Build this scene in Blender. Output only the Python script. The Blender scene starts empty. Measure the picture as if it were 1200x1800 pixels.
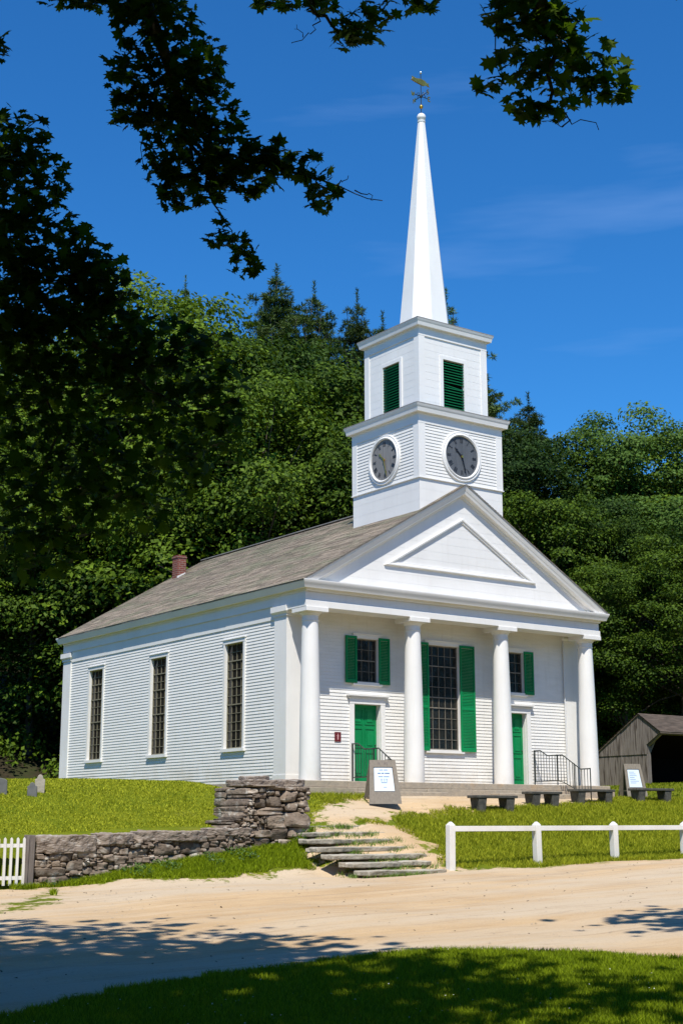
import bpy, math, random
import numpy as np
from mathutils import Vector, Matrix
random.seed(7); RNG = np.random.default_rng(7)
S = bpy.context.scene; COL = S.collection

# ---------------------------------------------------------------- camera
CAM = np.array([-25.679, -29.9468, -1.069])
FWD = np.array([0.57272473, 0.7908831, 0.21561611])
RGT = np.array([0.8101706, -0.58619128, -0.00183643])
UP_ = np.array([-0.12493988, -0.1757376, 0.97647648])
FPX = 2484.69
cam = bpy.data.cameras.new('camera'); co = bpy.data.objects.new('camera', cam); COL.objects.link(co)
co.matrix_world = Matrix([[RGT[i], UP_[i], -FWD[i], CAM[i]] for i in range(3)] + [[0, 0, 0, 1]])
cam.sensor_fit = 'HORIZONTAL'; cam.sensor_width = 36; cam.lens = FPX / 1200 * 36
cam.clip_start = 0.1; cam.clip_end = 3000
S.camera = co
# ---------------------------------------------------------------- sun and sky
SUN_AZ, SUN_EL = math.radians(36.5), math.radians(58.5)
to_sun = Vector((-math.sin(SUN_AZ) * math.cos(SUN_EL), -math.cos(SUN_AZ) * math.cos(SUN_EL), math.sin(SUN_EL)))
sl = bpy.data.lights.new('sun', 'SUN'); sl.energy = 5.0; sl.angle = math.radians(.5); sl.color = (1, .95, .85)
so = bpy.data.objects.new('sun', sl); COL.objects.link(so)
so.rotation_euler = to_sun.to_track_quat('Z', 'Y').to_euler(); so.location = to_sun * 60
W = bpy.data.worlds.new('World'); S.world = W; W.use_nodes = True
wn, wl = W.node_tree.nodes, W.node_tree.links
bg = wn['Background']; bg.inputs[1].default_value = .098
sky = wn.new('ShaderNodeTexSky'); sky.sky_type = 'NISHITA'; sky.sun_disc = False
sky.sun_elevation = SUN_EL; sky.sun_rotation = math.pi + SUN_AZ
sky.altitude = 800; sky.air_density = 1.0; sky.dust_density = .25; sky.ozone_density = 3.2
hs = wn.new('ShaderNodeHueSaturation'); hs.inputs['Saturation'].default_value = 1.22
mul = wn.new('ShaderNodeMixRGB'); mul.blend_type = 'MULTIPLY'; mul.inputs[0].default_value = 1; mul.inputs[2].default_value = (.50, 1.10, 1.42, 1); hs.inputs['Value'].default_value = 1.0
wl.new(sky.outputs[0], hs.inputs['Color'])
tc = wn.new('ShaderNodeTexCoord'); mp = wn.new('ShaderNodeMapping'); mp.inputs['Scale'].default_value = (1.2, 1.2, 9)
mp.inputs['Rotation'].default_value = (.18, -.22, .3)
nz = wn.new('ShaderNodeTexNoise'); nz.inputs['Scale'].default_value = 2.2; nz.inputs['Detail'].default_value = 5; nz.inputs['Roughness'].default_value = .55
rp = wn.new('ShaderNodeMapRange'); rp.inputs[1].default_value = .52; rp.inputs[2].default_value = .8; rp.inputs[3].default_value = 0; rp.inputs[4].default_value = .24
wl.new(tc.outputs['Generated'], mp.inputs[0]); wl.new(mp.outputs[0], nz.inputs['Vector']); wl.new(nz.outputs[0], rp.inputs[0])
mxw = wn.new('ShaderNodeMixRGB'); mxw.inputs[2].default_value = (3.4, 5.2, 9.0, 1)
wl.new(rp.outputs[0], mxw.inputs[0]); wl.new(hs.outputs[0], mul.inputs[1]); wl.new(mul.outputs[0], mxw.inputs[1]); wl.new(mxw.outputs[0], bg.inputs[0])
S.view_settings.view_transform = 'Standard'; S.view_settings.look = 'None'
S.view_settings.exposure = .30; S.view_settings.gamma = 1
S.cycles.max_bounces = 6; S.cycles.transparent_max_bounces = 8

# ---------------------------------------------------------------- helpers
def at(px, py, d):                       # a point of the place: direction in view, d metres out
    return CAM + (FWD + RGT * (px - 600) / FPX + UP_ * (900 - py) / FPX) * d
def ss(t):
    t = np.clip(t, 0, 1); return t * t * (3 - 2 * t)
def link(o, parent=None):
    COL.objects.link(o)
    if parent: o.parent = parent
    return o
def tag(o, label=None, cat=None, group=None, kind=None):
    if label: o['label'] = label
    if cat: o['category'] = cat
    if group: o['group'] = group
    if kind: o['kind'] = kind
    return o
def empty(name, loc, label, cat, group=None, rz=0):
    o = bpy.data.objects.new(name, None); o.location = loc; o.rotation_euler = (0, 0, rz); o.empty_display_size = .3
    link(o); return tag(o, label, cat, group)
class MB:
    def __init__(s): s.v = []; s.f = []
    def quad(s, a, b, c, d):
        n = len(s.v); s.v += [tuple(a), tuple(b), tuple(c), tuple(d)]; s.f.append((n, n + 1, n + 2, n + 3)); return s
    def poly(s, pts):
        n = len(s.v); s.v += [tuple(p) for p in pts]; s.f.append(tuple(range(n, n + len(pts)))); return s
    def hexa(s, p):                      # 8 points, bottom ring then top ring
        n = len(s.v); s.v += [tuple(q) for q in p]
        for f in ((3, 2, 1, 0), (4, 5, 6, 7), (0, 1, 5, 4), (1, 2, 6, 5), (2, 3, 7, 6), (3, 0, 4, 7)): s.f.append(tuple(n + i for i in f))
        return s
    def box(s, x0, x1, y0, y1, z0, z1):
        return s.hexa([(x0, y0, z0), (x1, y0, z0), (x1, y1, z0), (x0, y1, z0), (x0, y0, z1), (x1, y0, z1), (x1, y1, z1), (x0, y1, z1)])
    def prism(s, poly, d):               # polygon (3-D points) swept by vector d
        n = len(s.v); k = len(poly); d = np.array(d)
        s.v += [tuple(p) for p in poly] + [tuple(np.array(p) + d) for p in poly]
        s.f.append(tuple(range(n, n + k))[::-1]); s.f.append(tuple(range(n + k, n + 2 * k)))
        for i in range(k):
            j = (i + 1) % k; s.f.append((n + i, n + j, n + k + j, n + k + i))
        return s
    def bar(s, a, b, w, h=None):         # rectangular bar between two points
        a, b = Vector(a), Vector(b); h = h or w; d = (b - a).normalized()
        u = d.cross(Vector((0, 0, 1)));
        if u.length < .01: u = Vector((1, 0, 0))
        u.normalize(); t = u.cross(d).normalized()
        r = [u * (-w / 2) + t * (-h / 2), u * (w / 2) + t * (-h / 2), u * (w / 2) + t * (h / 2), u * (-w / 2) + t * (h / 2)]
        return s.hexa([a + q for q in r] + [b + q for q in r])
    def tube(s, pts, rad, seg=8, cap=True):
        pts = [Vector(p) for p in pts]; n0 = len(s.v); m = len(pts)
        rad = [rad] * m if isinstance(rad, (int, float)) else rad
        ref = None
        for i, p in enumerate(pts):
            d = (pts[min(i + 1, m - 1)] - pts[max(i - 1, 0)]).normalized()
            if ref is None: ref = d.orthogonal().normalized()
            u = (ref - d * ref.dot(d)).normalized(); ref = u; w = d.cross(u)
            for k in range(seg):
                t = 2 * math.pi * k / seg; s.v.append(tuple(p + (u * math.cos(t) + w * math.sin(t)) * rad[i]))
        for i in range(m - 1):
            for k in range(seg):
                a = n0 + i * seg + k; b = n0 + i * seg + (k + 1) % seg; s.f.append((a, b, b + seg, a + seg))
        if cap:
            s.f.append(tuple(n0 + k for k in range(seg))[::-1]); s.f.append(tuple(n0 + (m - 1) * seg + k for k in range(seg)))
        return s
    def lathe(s, prof, cx, cy, seg=32, rot=0):   # (radius, z) profile
        n0 = len(s.v)
        for r, z in prof:
            for k in range(seg):
                t = 2 * math.pi * k / seg + rot; s.v.append((cx + r * math.cos(t), cy + r * math.sin(t), z))
        for i in range(len(prof) - 1):
            for k in range(seg):
                a = n0 + i * seg + k; b = n0 + i * seg + (k + 1) % seg; s.f.append((a, b, b + seg, a + seg))
        s.f.append(tuple(n0 + k for k in range(seg))[::-1]); s.f.append(tuple(n0 + (len(prof) - 1) * seg + k for k in range(seg)))
        return s
    def build(s, name, mat, parent=None, smooth=None, bevel=0):
        me = bpy.data.meshes.new(name); me.from_pydata(s.v, [], s.f); me.materials.append(mat)
        o = bpy.data.objects.new(name, me); link(o, parent)
        if smooth is not None:
            me.shade_smooth(); me.set_sharp_from_angle(angle=math.radians(smooth))
        if bevel:
            b = o.modifiers.new('bevel', 'BEVEL'); b.width = bevel; b.segments = 2; b.limit_method = 'ANGLE'
        return o
def np_mesh(name, V, F, mat, parent=None, k=4, smooth=False):
    me = bpy.data.meshes.new(name); V = np.ascontiguousarray(V, dtype=np.float32); F = np.ascontiguousarray(F, dtype=np.int32)
    me.vertices.add(len(V)); me.vertices.foreach_set('co', V.ravel())
    me.loops.add(F.size); me.loops.foreach_set('vertex_index', F.ravel())
    me.polygons.add(len(F)); me.polygons.foreach_set('loop_start', np.arange(0, F.size, k, dtype=np.int32))
    me.update(calc_edges=True)
    if smooth: me.shade_smooth()
    if mat: me.materials.append(mat)
    o = bpy.data.objects.new(name, me); return link(o, parent)

# ---------------------------------------------------------------- materials
def mat(name, col, rough=.6, spec=.5, metal=0):
    m = bpy.data.materials.new(name); m.use_nodes = True; b = m.node_tree.nodes['Principled BSDF']
    b.inputs['Base Color'].default_value = (*col, 1); b.inputs['Roughness'].default_value = rough
    b.inputs['Specular IOR Level'].default_value = spec; b.inputs['Metallic'].default_value = metal
    return m
def N(m, t, **kw):
    n = m.node_tree.nodes.new(t)
    for k, v in kw.items():
        if k.startswith('i_'): n.inputs[k[2:].replace('_', ' ')].default_value = v
        else: setattr(n, k, v)
    return n
def L(m, a, b): m.node_tree.links.new(a, b)
def noisy(name, c1, c2, scale=5, rough=.6, spec=.4, stretch=(1, 1, 1), detail=6, bump=0, bscale=None, lo=.3, hi=.7, c3=None, s3=1.3, lo3=.55, hi3=.75, metal=0):
    m = mat(name, c1, rough, spec, metal); b = m.node_tree.nodes['Principled BSDF']
    tc = N(m, 'ShaderNodeTexCoord'); mp = N(m, 'ShaderNodeMapping'); mp.inputs['Scale'].default_value = stretch
    L(m, tc.outputs['Object'], mp.inputs[0])
    n = N(m, 'ShaderNodeTexNoise'); n.inputs['Scale'].default_value = scale; n.inputs['Detail'].default_value = detail; n.inputs['Roughness'].default_value = .6
    L(m, mp.outputs[0], n.inputs['Vector'])
    r = N(m, 'ShaderNodeMapRange'); r.inputs[1].default_value = lo; r.inputs[2].default_value = hi; L(m, n.outputs[0], r.inputs[0])
    x = N(m, 'ShaderNodeMixRGB'); x.inputs[1].default_value = (*c1, 1); x.inputs[2].default_value = (*c2, 1); L(m, r.outputs[0], x.inputs[0])
    out = x.outputs[0]
    if c3:
        n3 = N(m, 'ShaderNodeTexNoise'); n3.inputs['Scale'].default_value = s3; n3.inputs['Detail'].default_value = 5; L(m, mp.outputs[0], n3.inputs['Vector'])
        r3 = N(m, 'ShaderNodeMapRange'); r3.inputs[1].default_value = lo3; r3.inputs[2].default_value = hi3; L(m, n3.outputs[0], r3.inputs[0])
        x3 = N(m, 'ShaderNodeMixRGB'); L(m, r3.outputs[0], x3.inputs[0]); L(m, out, x3.inputs[1]); x3.inputs[2].default_value = (*c3, 1); out = x3.outputs[0]
    L(m, out, b.inputs['Base Color'])
    if bump:
        nb = n
        if bscale:
            nb = N(m, 'ShaderNodeTexNoise'); nb.inputs['Scale'].default_value = bscale; nb.inputs['Detail'].default_value = 8; L(m, mp.outputs[0], nb.inputs['Vector'])
        bp = N(m, 'ShaderNodeBump'); bp.inputs['Strength'].default_value = 1; bp.inputs['Distance'].default_value = bump
        L(m, nb.outputs[0], bp.inputs['Height']); L(m, bp.outputs[0], b.inputs['Normal'])
    return m
M = {}
M['clap'] = noisy('clapboard_paint', (.78, .765, .735), (.71, .695, .66), 1.6, .5, .4, (1, 1, 5), bump=.002, bscale=14)
def grime(m, amt=.6):
    b = m.node_tree.nodes['Principled BSDF']; src = b.inputs['Base Color'].links[0].from_socket
    tc = N(m, 'ShaderNodeTexCoord'); sp = N(m, 'ShaderNodeSeparateXYZ'); L(m, tc.outputs['Object'], sp.inputs[0])
    n = N(m, 'ShaderNodeTexNoise'); n.inputs['Scale'].default_value = 1.1; n.inputs['Detail'].default_value = 8; n.inputs['Roughness'].default_value = .7; L(m, tc.outputs['Object'], n.inputs['Vector'])
    r = N(m, 'ShaderNodeMapRange'); r.inputs[1].default_value = .75; r.inputs[2].default_value = 0; L(m, sp.outputs[2], r.inputs[0])
    r2 = N(m, 'ShaderNodeMapRange'); r2.inputs[1].default_value = .42; r2.inputs[2].default_value = .68; r2.inputs[4].default_value = amt; L(m, n.outputs[0], r2.inputs[0])
    mu = N(m, 'ShaderNodeMath', operation='MULTIPLY'); L(m, r.outputs[0], mu.inputs[0]); L(m, r2.outputs[0], mu.inputs[1])
    x = N(m, 'ShaderNodeMixRGB'); L(m, mu.outputs[0], x.inputs[0]); L(m, src, x.inputs[1]); x.inputs[2].default_value = (.46, .38, .26, 1)
    mp = N(m, 'ShaderNodeMapping'); mp.inputs['Scale'].default_value = (7, 7, .5); L(m, tc.outputs['Object'], mp.inputs[0])
    n2 = N(m, 'ShaderNodeTexNoise'); n2.inputs['Scale'].default_value = 1.4; n2.inputs['Detail'].default_value = 6; L(m, mp.outputs[0], n2.inputs['Vector'])
    r4 = N(m, 'ShaderNodeMapRange'); r4.inputs[1].default_value = .56; r4.inputs[2].default_value = .78; r4.inputs[4].default_value = amt * .55; L(m, n2.outputs[0], r4.inputs[0])
    y = N(m, 'ShaderNodeMixRGB'); L(m, r4.outputs[0], y.inputs[0]); L(m, x.outputs[0], y.inputs[1]); y.inputs[2].default_value = (.58, .55, .49, 1)
    L(m, y.outputs[0], b.inputs['Base Color'])
grime(M['clap'])
M['white'] = noisy('white_paint', (.80, .785, .76), (.735, .72, .695), 1.3, .42, .45, (1, 1, .6), bump=.001, bscale=9)
grime(M['white'], .3)
M['soffit'] = noisy('aged_white_paint', (.80, .785, .74), (.68, .66, .60), 2, .5, .4)
M['eave'] = noisy('weathered_gray_edge', (.27, .26, .245), (.16, .155, .15), 6, .7, .3)
M['green'] = noisy('green_paint', (.002, .235, .075), (.002, .18, .055), 2.2, .5, .22)
M['louvre'] = noisy('dark_green_paint', (.003, .15, .05), (.002, .10, .035), 3, .5, .25)
M['glass'] = noisy('old_window_glass', (.006, .007, .008), (.022, .020, .016), 2.2, .05, .45, bump=.004, bscale=3)
M['muntin'] = noisy('aged_muntin_paint', (.26, .235, .16), (.17, .155, .11), 9, .6, .3)
M['sash'] = noisy('front_muntin_paint', (.22, .20, .165), (.14, .125, .10), 9, .6, .3)
M['iron'] = mat('black_iron', (.02, .028, .026), .45, .5)
M['gold'] = noisy('gilded_metal', (.85, .52, .10), (.55, .3, .05), 8, .3, .5, metal=.9)
M['silver'] = mat('silver_metal', (.8, .8, .8), .25, .5, .9)
M['lead'] = mat('lead_flashing', (.62, .63, .63), .5, .4)
M['granite'] = noisy('tan_granite', (.42, .35, .26), (.30, .26, .21), 7, .75, .3, bump=.01, bscale=25, c3=(.45, .28, .14), s3=1.2, lo3=.6, hi3=.8)
M['benchstone'] = noisy('bench_stone', (.045, .044, .04), (.11, .105, .09), 8, .8, .3, bump=.008, bscale=30)
M['greywood'] = noisy('weathered_gray_wood', (.20, .175, .155), (.12, .10, .09), 4, .8, .25, (9, 9, 1), bump=.004, c3=(.25, .19, .15), s3=.5)
M['signwood'] = noisy('sign_board_wood', (.24, .21, .17), (.17, .145, .12), 6, .75, .25, (6, 6, 1), bump=.002)
M['paper'] = mat('white_poster', (.62, .72, .84), .35, .5)
M['ink'] = mat('blue_gray_print', (.10, .16, .30), .6)
M['maroon'] = mat('maroon_plate', (.13, .012, .016), .4)
M['pink'] = mat('pale_pink_print', (.55, .3, .3), .5)
M['black'] = mat('black_shade', (.004, .004, .004), .9, .1)  # near-black colour stands in for deep shade in gaps and openings
M['shadewood'] = noisy('shade_dark_boards', (.012, .010, .008), (.006, .005, .004), 4, .9, .1)  # boards coloured near-black so the shed inside looks unlit
M['slate'] = noisy('gray_slate', (.10, .105, .11), (.16, .16, .155), 7, .7, .3, bump=.004)
M['bark'] = noisy('bark', (.13, .105, .085), (.06, .05, .04), 9, .9, .15, (3, 3, 1), bump=.03)
M['dial'] = noisy('gray_dial_boards', (.115, .125, .14), (.07, .078, .09), 2, .6, .3, (7, 7, .6))
M['dialw'] = noisy('worn_dial_boards', (.27, .265, .26), (.15, .145, .14), 2, .6, .3, (7, 7, .6))
M['numeral'] = mat('black_numerals', (.012, .012, .014), .5)
def stone_mat():
    m = noisy('field_stone', (.13, .098, .075), (.27, .215, .165), 3.2, .85, .2, (1, 1, 1.5), bump=.035, bscale=9, c3=(.42, .39, .34), s3=4.5, lo3=.54, hi3=.72)
    nt = m.node_tree; b = nt.nodes['Principled BSDF']; src = b.inputs['Base Color'].links[0].from_socket
    g = N(m, 'ShaderNodeNewGeometry'); r = N(m, 'ShaderNodeMapRange'); r.inputs[3].default_value = .62; r.inputs[4].default_value = 1.35
    L(m, g.outputs['Random Per Island'], r.inputs[0])
    x = N(m, 'ShaderNodeVectorMath', operation='SCALE'); L(m, src, x.inputs[0]); L(m, r.outputs[0], x.inputs['Scale']); L(m, x.outputs[0], b.inputs['Base Color'])
    return m
M['stone'] = stone_mat()
M['capstone'] = noisy('coping_stone', (.17, .132, .108), (.33, .275, .225), 2.4, .8, .25, (1.2, 1.2, 4), bump=.02, bscale=12, c3=(.46, .43, .39), s3=5, lo3=.54, hi3=.75)
M['stepstone'] = noisy('step_stone', (.27, .245, .195), (.44, .40, .33), 2.5, .8, .25, bump=.012, bscale=16, c3=(.12, .12, .10), s3=3, lo3=.6, hi3=.75)
def brick_mat():
    m = mat('chimney_brick', (.3, .1, .07), .85, .2); b = m.node_tree.nodes['Principled BSDF']
    tc = N(m, 'ShaderNodeTexCoord'); mp = N(m, 'ShaderNodeMapping'); mp.inputs['Rotation'].default_value = (math.pi / 2, 0, 0)
    cb = N(m, 'ShaderNodeCombineXYZ'); sp = N(m, 'ShaderNodeSeparateXYZ'); ad = N(m, 'ShaderNodeMath', operation='ADD')
    L(m, tc.outputs['Object'], sp.inputs[0]); L(m, sp.outputs[0], ad.inputs[0]); L(m, sp.outputs[1], ad.inputs[1]); L(m, ad.outputs[0], cb.inputs[0]); L(m, sp.outputs[2], cb.inputs[1])
    k = N(m, 'ShaderNodeTexBrick'); k.inputs['Scale'].default_value = 1; k.inputs['Brick Width'].default_value = .21; k.inputs['Row Height'].default_value = .075
    k.inputs['Mortar Size'].default_value = .008; k.inputs['Color1'].default_value = (.20, .055, .04, 1); k.inputs['Color2'].default_value = (.13, .045, .035, 1); k.inputs['Mortar'].default_value = (.25, .2, .17, 1)
    L(m, cb.outputs[0], k.inputs['Vector']); L(m, k.outputs[0], b.inputs['Base Color']); return m
M['brick'] = brick_mat()
def roof_mat(name, ca, cb_, cc):
    m = mat(name, ca, .85, .2); b = m.node_tree.nodes['Principled BSDF']
    g = N(m, 'ShaderNodeNewGeometry'); tc = N(m, 'ShaderNodeTexCoord')
    mp = N(m, 'ShaderNodeMapping'); mp.inputs['Scale'].default_value = (.9, .35, .9); L(m, tc.outputs['Object'], mp.inputs[0])
    n = N(m, 'ShaderNodeTexNoise'); n.inputs['Scale'].default_value = 1.6; n.inputs['Detail'].default_value = 7; n.inputs['Roughness'].default_value = .65; L(m, mp.outputs[0], n.inputs['Vector'])
    mp2 = N(m, 'ShaderNodeMapping'); mp2.inputs['Scale'].default_value = (1, 7, 1); L(m, tc.outputs['Object'], mp2.inputs[0])
    n2 = N(m, 'ShaderNodeTexNoise'); n2.inputs['Scale'].default_value = 2.2; n2.inputs['Detail'].default_value = 6; L(m, mp2.outputs[0], n2.inputs['Vector'])
    x = N(m, 'ShaderNodeMixRGB'); x.inputs[1].default_value = (*ca, 1); x.inputs[2].default_value = (*cb_, 1); L(m, g.outputs['Random Per Island'], x.inputs[0])
    r = N(m, 'ShaderNodeMapRange'); r.inputs[1].default_value = .46; r.inputs[2].default_value = .68; L(m, n.outputs[0], r.inputs[0])
    y = N(m, 'ShaderNodeMixRGB'); L(m, r.outputs[0], y.inputs[0]); L(m, x.outputs[0], y.inputs[1]); y.inputs[2].default_value = (*cc, 1)
    r2 = N(m, 'ShaderNodeMapRange'); r2.inputs[1].default_value = .3; r2.inputs[2].default_value = .7; r2.inputs[3].default_value = .65; r2.inputs[4].default_value = 1.25; L(m, n2.outputs[0], r2.inputs[0])
    z = N(m, 'ShaderNodeVectorMath', operation='SCALE'); L(m, y.outputs[0], z.inputs[0]); L(m, r2.outputs[0], z.inputs['Scale'])
    L(m, z.outputs[0], b.inputs['Base Color']); return m
M['roof'] = roof_mat('roof_shingles', (.39, .32, .25), (.27, .225, .18), (.25, .25, .17))
M['shedroof'] = roof_mat('shed_shingles', (.15, .115, .09), (.10, .08, .065), (.13, .10, .08))
def leaf_mat(name, c1, c2, trans=.3, rough=.45, vary=.35, scale=.35, spec=.5):
    m = mat(name, c1, rough, spec); nt = m.node_tree; b = nt.nodes['Principled BSDF']; out = nt.nodes['Material Output']
    g = N(m, 'ShaderNodeNewGeometry'); oi = N(m, 'ShaderNodeObjectInfo'); tc = N(m, 'ShaderNodeTexCoord')
    n = N(m, 'ShaderNodeTexNoise'); n.inputs['Scale'].default_value = scale; n.inputs['Detail'].default_value = 3; L(m, tc.outputs['Object'], n.inputs['Vector'])
    a = N(m, 'ShaderNodeMath', operation='ADD'); L(m, g.outputs['Random Per Island'], a.inputs[0]); L(m, n.outputs[0], a.inputs[1])
    a2 = N(m, 'ShaderNodeMath', operation='ADD'); L(m, a.outputs[0], a2.inputs[0]); L(m, oi.outputs['Random'], a2.inputs[1])
    r = N(m, 'ShaderNodeMapRange'); r.inputs[1].default_value = .75; r.inputs[2].default_value = 1.95; L(m, a2.outputs[0], r.inputs[0])
    x = N(m, 'ShaderNodeMixRGB'); x.inputs[1].default_value = (*c1, 1); x.inputs[2].default_value = (*c2, 1); L(m, r.outputs[0], x.inputs[0])
    r2 = N(m, 'ShaderNodeMapRange'); r2.inputs[3].default_value = 1 - vary; r2.inputs[4].default_value = 1 + vary; L(m, g.outputs['Random Per Island'], r2.inputs[0])
    z = N(m, 'ShaderNodeVectorMath', operation='SCALE'); L(m, x.outputs[0], z.inputs[0]); r3 = N(m, 'ShaderNodeMapRange'); r3.inputs[3].default_value = .68; r3.inputs[4].default_value = 1.3; L(m, oi.outputs['Random'], r3.inputs[0])
    mm = N(m, 'ShaderNodeMath', operation='MULTIPLY'); L(m, r2.outputs[0], mm.inputs[0]); L(m, r3.outputs[0], mm.inputs[1]); L(m, mm.outputs[0], z.inputs['Scale']); L(m, z.outputs[0], b.inputs['Base Color'])
    if trans:
        t = N(m, 'ShaderNodeBsdfTranslucent'); ts = N(m, 'ShaderNodeMixRGB', blend_type='MULTIPLY'); ts.inputs[0].default_value = 1; ts.inputs[2].default_value = (1.3, 1.25, .5, 1)
        L(m, z.outputs[0], ts.inputs[1]); L(m, ts.outputs[0], t.inputs['Color'])
        mx = N(m, 'ShaderNodeMixShader'); mx.inputs[0].default_value = trans; L(m, b.outputs[0], mx.inputs[1]); L(m, t.outputs[0], mx.inputs[2]); L(m, mx.outputs[0], out.inputs[0])
    return m
M['forest'] = leaf_mat('forest_leaves', (.026, .066, .005), (.085, .135, .010), .22, .6, .30, .22, spec=.12)
M['forest2'] = leaf_mat('bluish_forest_leaves', (.020, .054, .010), (.055, .10, .016), .22, .6, .30, .22, spec=.12)
M['pine'] = leaf_mat('pine_needles', (.035, .062, .014), (.075, .115, .028), .12, .6, .4, spec=.12)
M['maple'] = leaf_mat('maple_leaves', (.036, .088, .009), (.080, .135, .012), .55, .6, .35, spec=.08)
M['grass'] = leaf_mat('grass_blades', (.085, .145, .006), (.19, .25, .008), .3, .65, .4, 1.2, spec=.1)
M['drygrass'] = leaf_mat('straw_grass_blades', (.105, .165, .006), (.27, .285, .022), .3, .7, .35, .8, spec=.05)  # yellower, straw-toned grass
M['weed'] = leaf_mat('weed_leaves', (.05, .12, .015), (.12, .2, .03), .3, .5, .35, spec=.3)

# ---------------------------------------------------------------- terrain
def H(x, y):
    x = np.asarray(x, float); y = np.asarray(y, float)
    xc = np.clip(x, -20, 14)
    road = -2.05 + .03 * (xc + 5.5) - .015 * np.clip(-6.6 - y, 0, 24)
    flat = -2.05 + .03 * (xc + 5.5)
    t = np.clip((-1.2 - y) / 5.2, 0, 1); t = t * .75 + ss(t) * .25
    up = -.38 + .80 * ss((x - 6) / 12) * ss((y + 4) / 8)
    right = up * (1 - t) + flat * t
    wz = -1.30 + .17 * np.clip((x + 13.8) / 6, 0, 1)
    lup = wz + (-.04 - wz) * ss((y + 3.6) / 5.2)
    bw = -2.25 + .85 * np.clip((x + 13.5) / 6.2, 0, 1)
    low = bw + (flat - bw) * ss((-3.5 - y) / 1.9)
    wid = np.where(x > -17, .12, 1.6)
    k = ss((y + 3.25) / wid + .5)
    left = low * (1 - k) + lup * k
    b = np.where(y > -3.1, ss((x + 7.9) / 1.9), ss((x + 8.3) / 1.2))
    z = left * (1 - b) + right * b
    z = np.where(y < -6.6, road, z)
    z = z - .055 * ss((x + 8.5) / .4) * ss((-5.75 - x) / .3) * ss((y + 6.7) / .3) * ss((-3.15 - y) / .3)
    hill = np.clip(y - 17 + .15 * np.clip(-x - 8, 0, 40), 0, 70); z = z + .3 * hill * ss(hill / 8)
    z = z + .03 * np.sin(x * .9 + y * .4) * np.sin(y * .7 - x * .3) * ss((np.abs(x + 8) - 0) / 3)
    return z
def hz(x, y): return float(H(x, y))
def ground(px, py):                      # where a sight line meets the ground
    d = FWD + RGT * (px - 600) / FPX + UP_ * (900 - py) / FPX; t0 = 6.
    for i in range(6000):
        t = t0 + .02 * i; p = CAM + d * t
        if p[2] < hz(p[0], p[1]): break
    return p
def sdf(P, x, y):                        # >0 inside polygon P
    d = np.full(x.shape, 1e9); ins = np.zeros(x.shape, bool); n = len(P)
    for i in range(n):
        ax, ay = P[i]; bx, by = P[(i + 1) % n]; ex, ey = bx - ax, by - ay
        t = np.clip(((x - ax) * ex + (y - ay) * ey) / (ex * ex + ey * ey + 1e-9), 0, 1)
        d = np.minimum(d, np.hypot(x - ax - t * ex, y - ay - t * ey))
        c = (ay > y) != (by > y); ins ^= c & (x < ex * (y - ay) / (ey + 1e-12) + ax)
    return np.where(ins, d, -d)
def gp(l): return [tuple(ground(*q)[:2]) for q in l]
low_edge = gp([(0, 1790), (200, 1745), (400, 1714), (560, 1692), (760, 1673), (1000, 1675), (1200, 1688)])
e0, e1 = low_edge[0], low_edge[-1]
ROAD = low_edge + [(e1[0] + 10, e1[1] - 5), (40, -16), (40, -6.9), (8, -6.9), (2, -6.85), (-3.5, -6.9)] + \
       gp([(790, 1522), (748, 1480), (690, 1447), (560, 1447), (540, 1480), (552, 1528), (400, 1543), (200, 1552), (75, 1562)]) + [(-40, -7), (-40, -22), (e0[0] - 8, e0[1] - 1)]
PATH = gp([(690, 1449), (700, 1436), (790, 1424), (900, 1417), (1065, 1409), (1150, 1402)]) + [(6.0, -.3), (-2, -.3)] + gp([(640, 1402), (600, 1412), (560, 1424), (549, 1449)])
PUDD = gp([(0, 1597), (60, 1582), (95, 1571), (75, 1590), (0, 1604)])
def dirt(x, y):
    s = np.maximum(sdf(ROAD, x, y), sdf(PATH, x, y)); s = np.minimum(s, -sdf(PUDD, x, y)); return s
xs = np.concatenate([-30 - np.geomspace(1, 400, 22)[::-1], np.arange(-30, 14, .14), np.arange(14, 34, .6), 34 + np.geomspace(1, 400, 22)])
ys = np.concatenate([-34 - np.geomspace(1, 400, 22)[::-1], np.arange(-34, 1, .14), np.arange(1, 30, .5), 30 + np.geomspace(1, 400, 22)])
X, Y = np.meshgrid(xs, ys); Z = H(X, Y); DD = dirt(X, Y)
Z = Z + np.where(np.abs(DD) < 4, .012 * np.sin(X * 3.1 + Y) * np.sin(Y * 2.3), 0)
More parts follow.
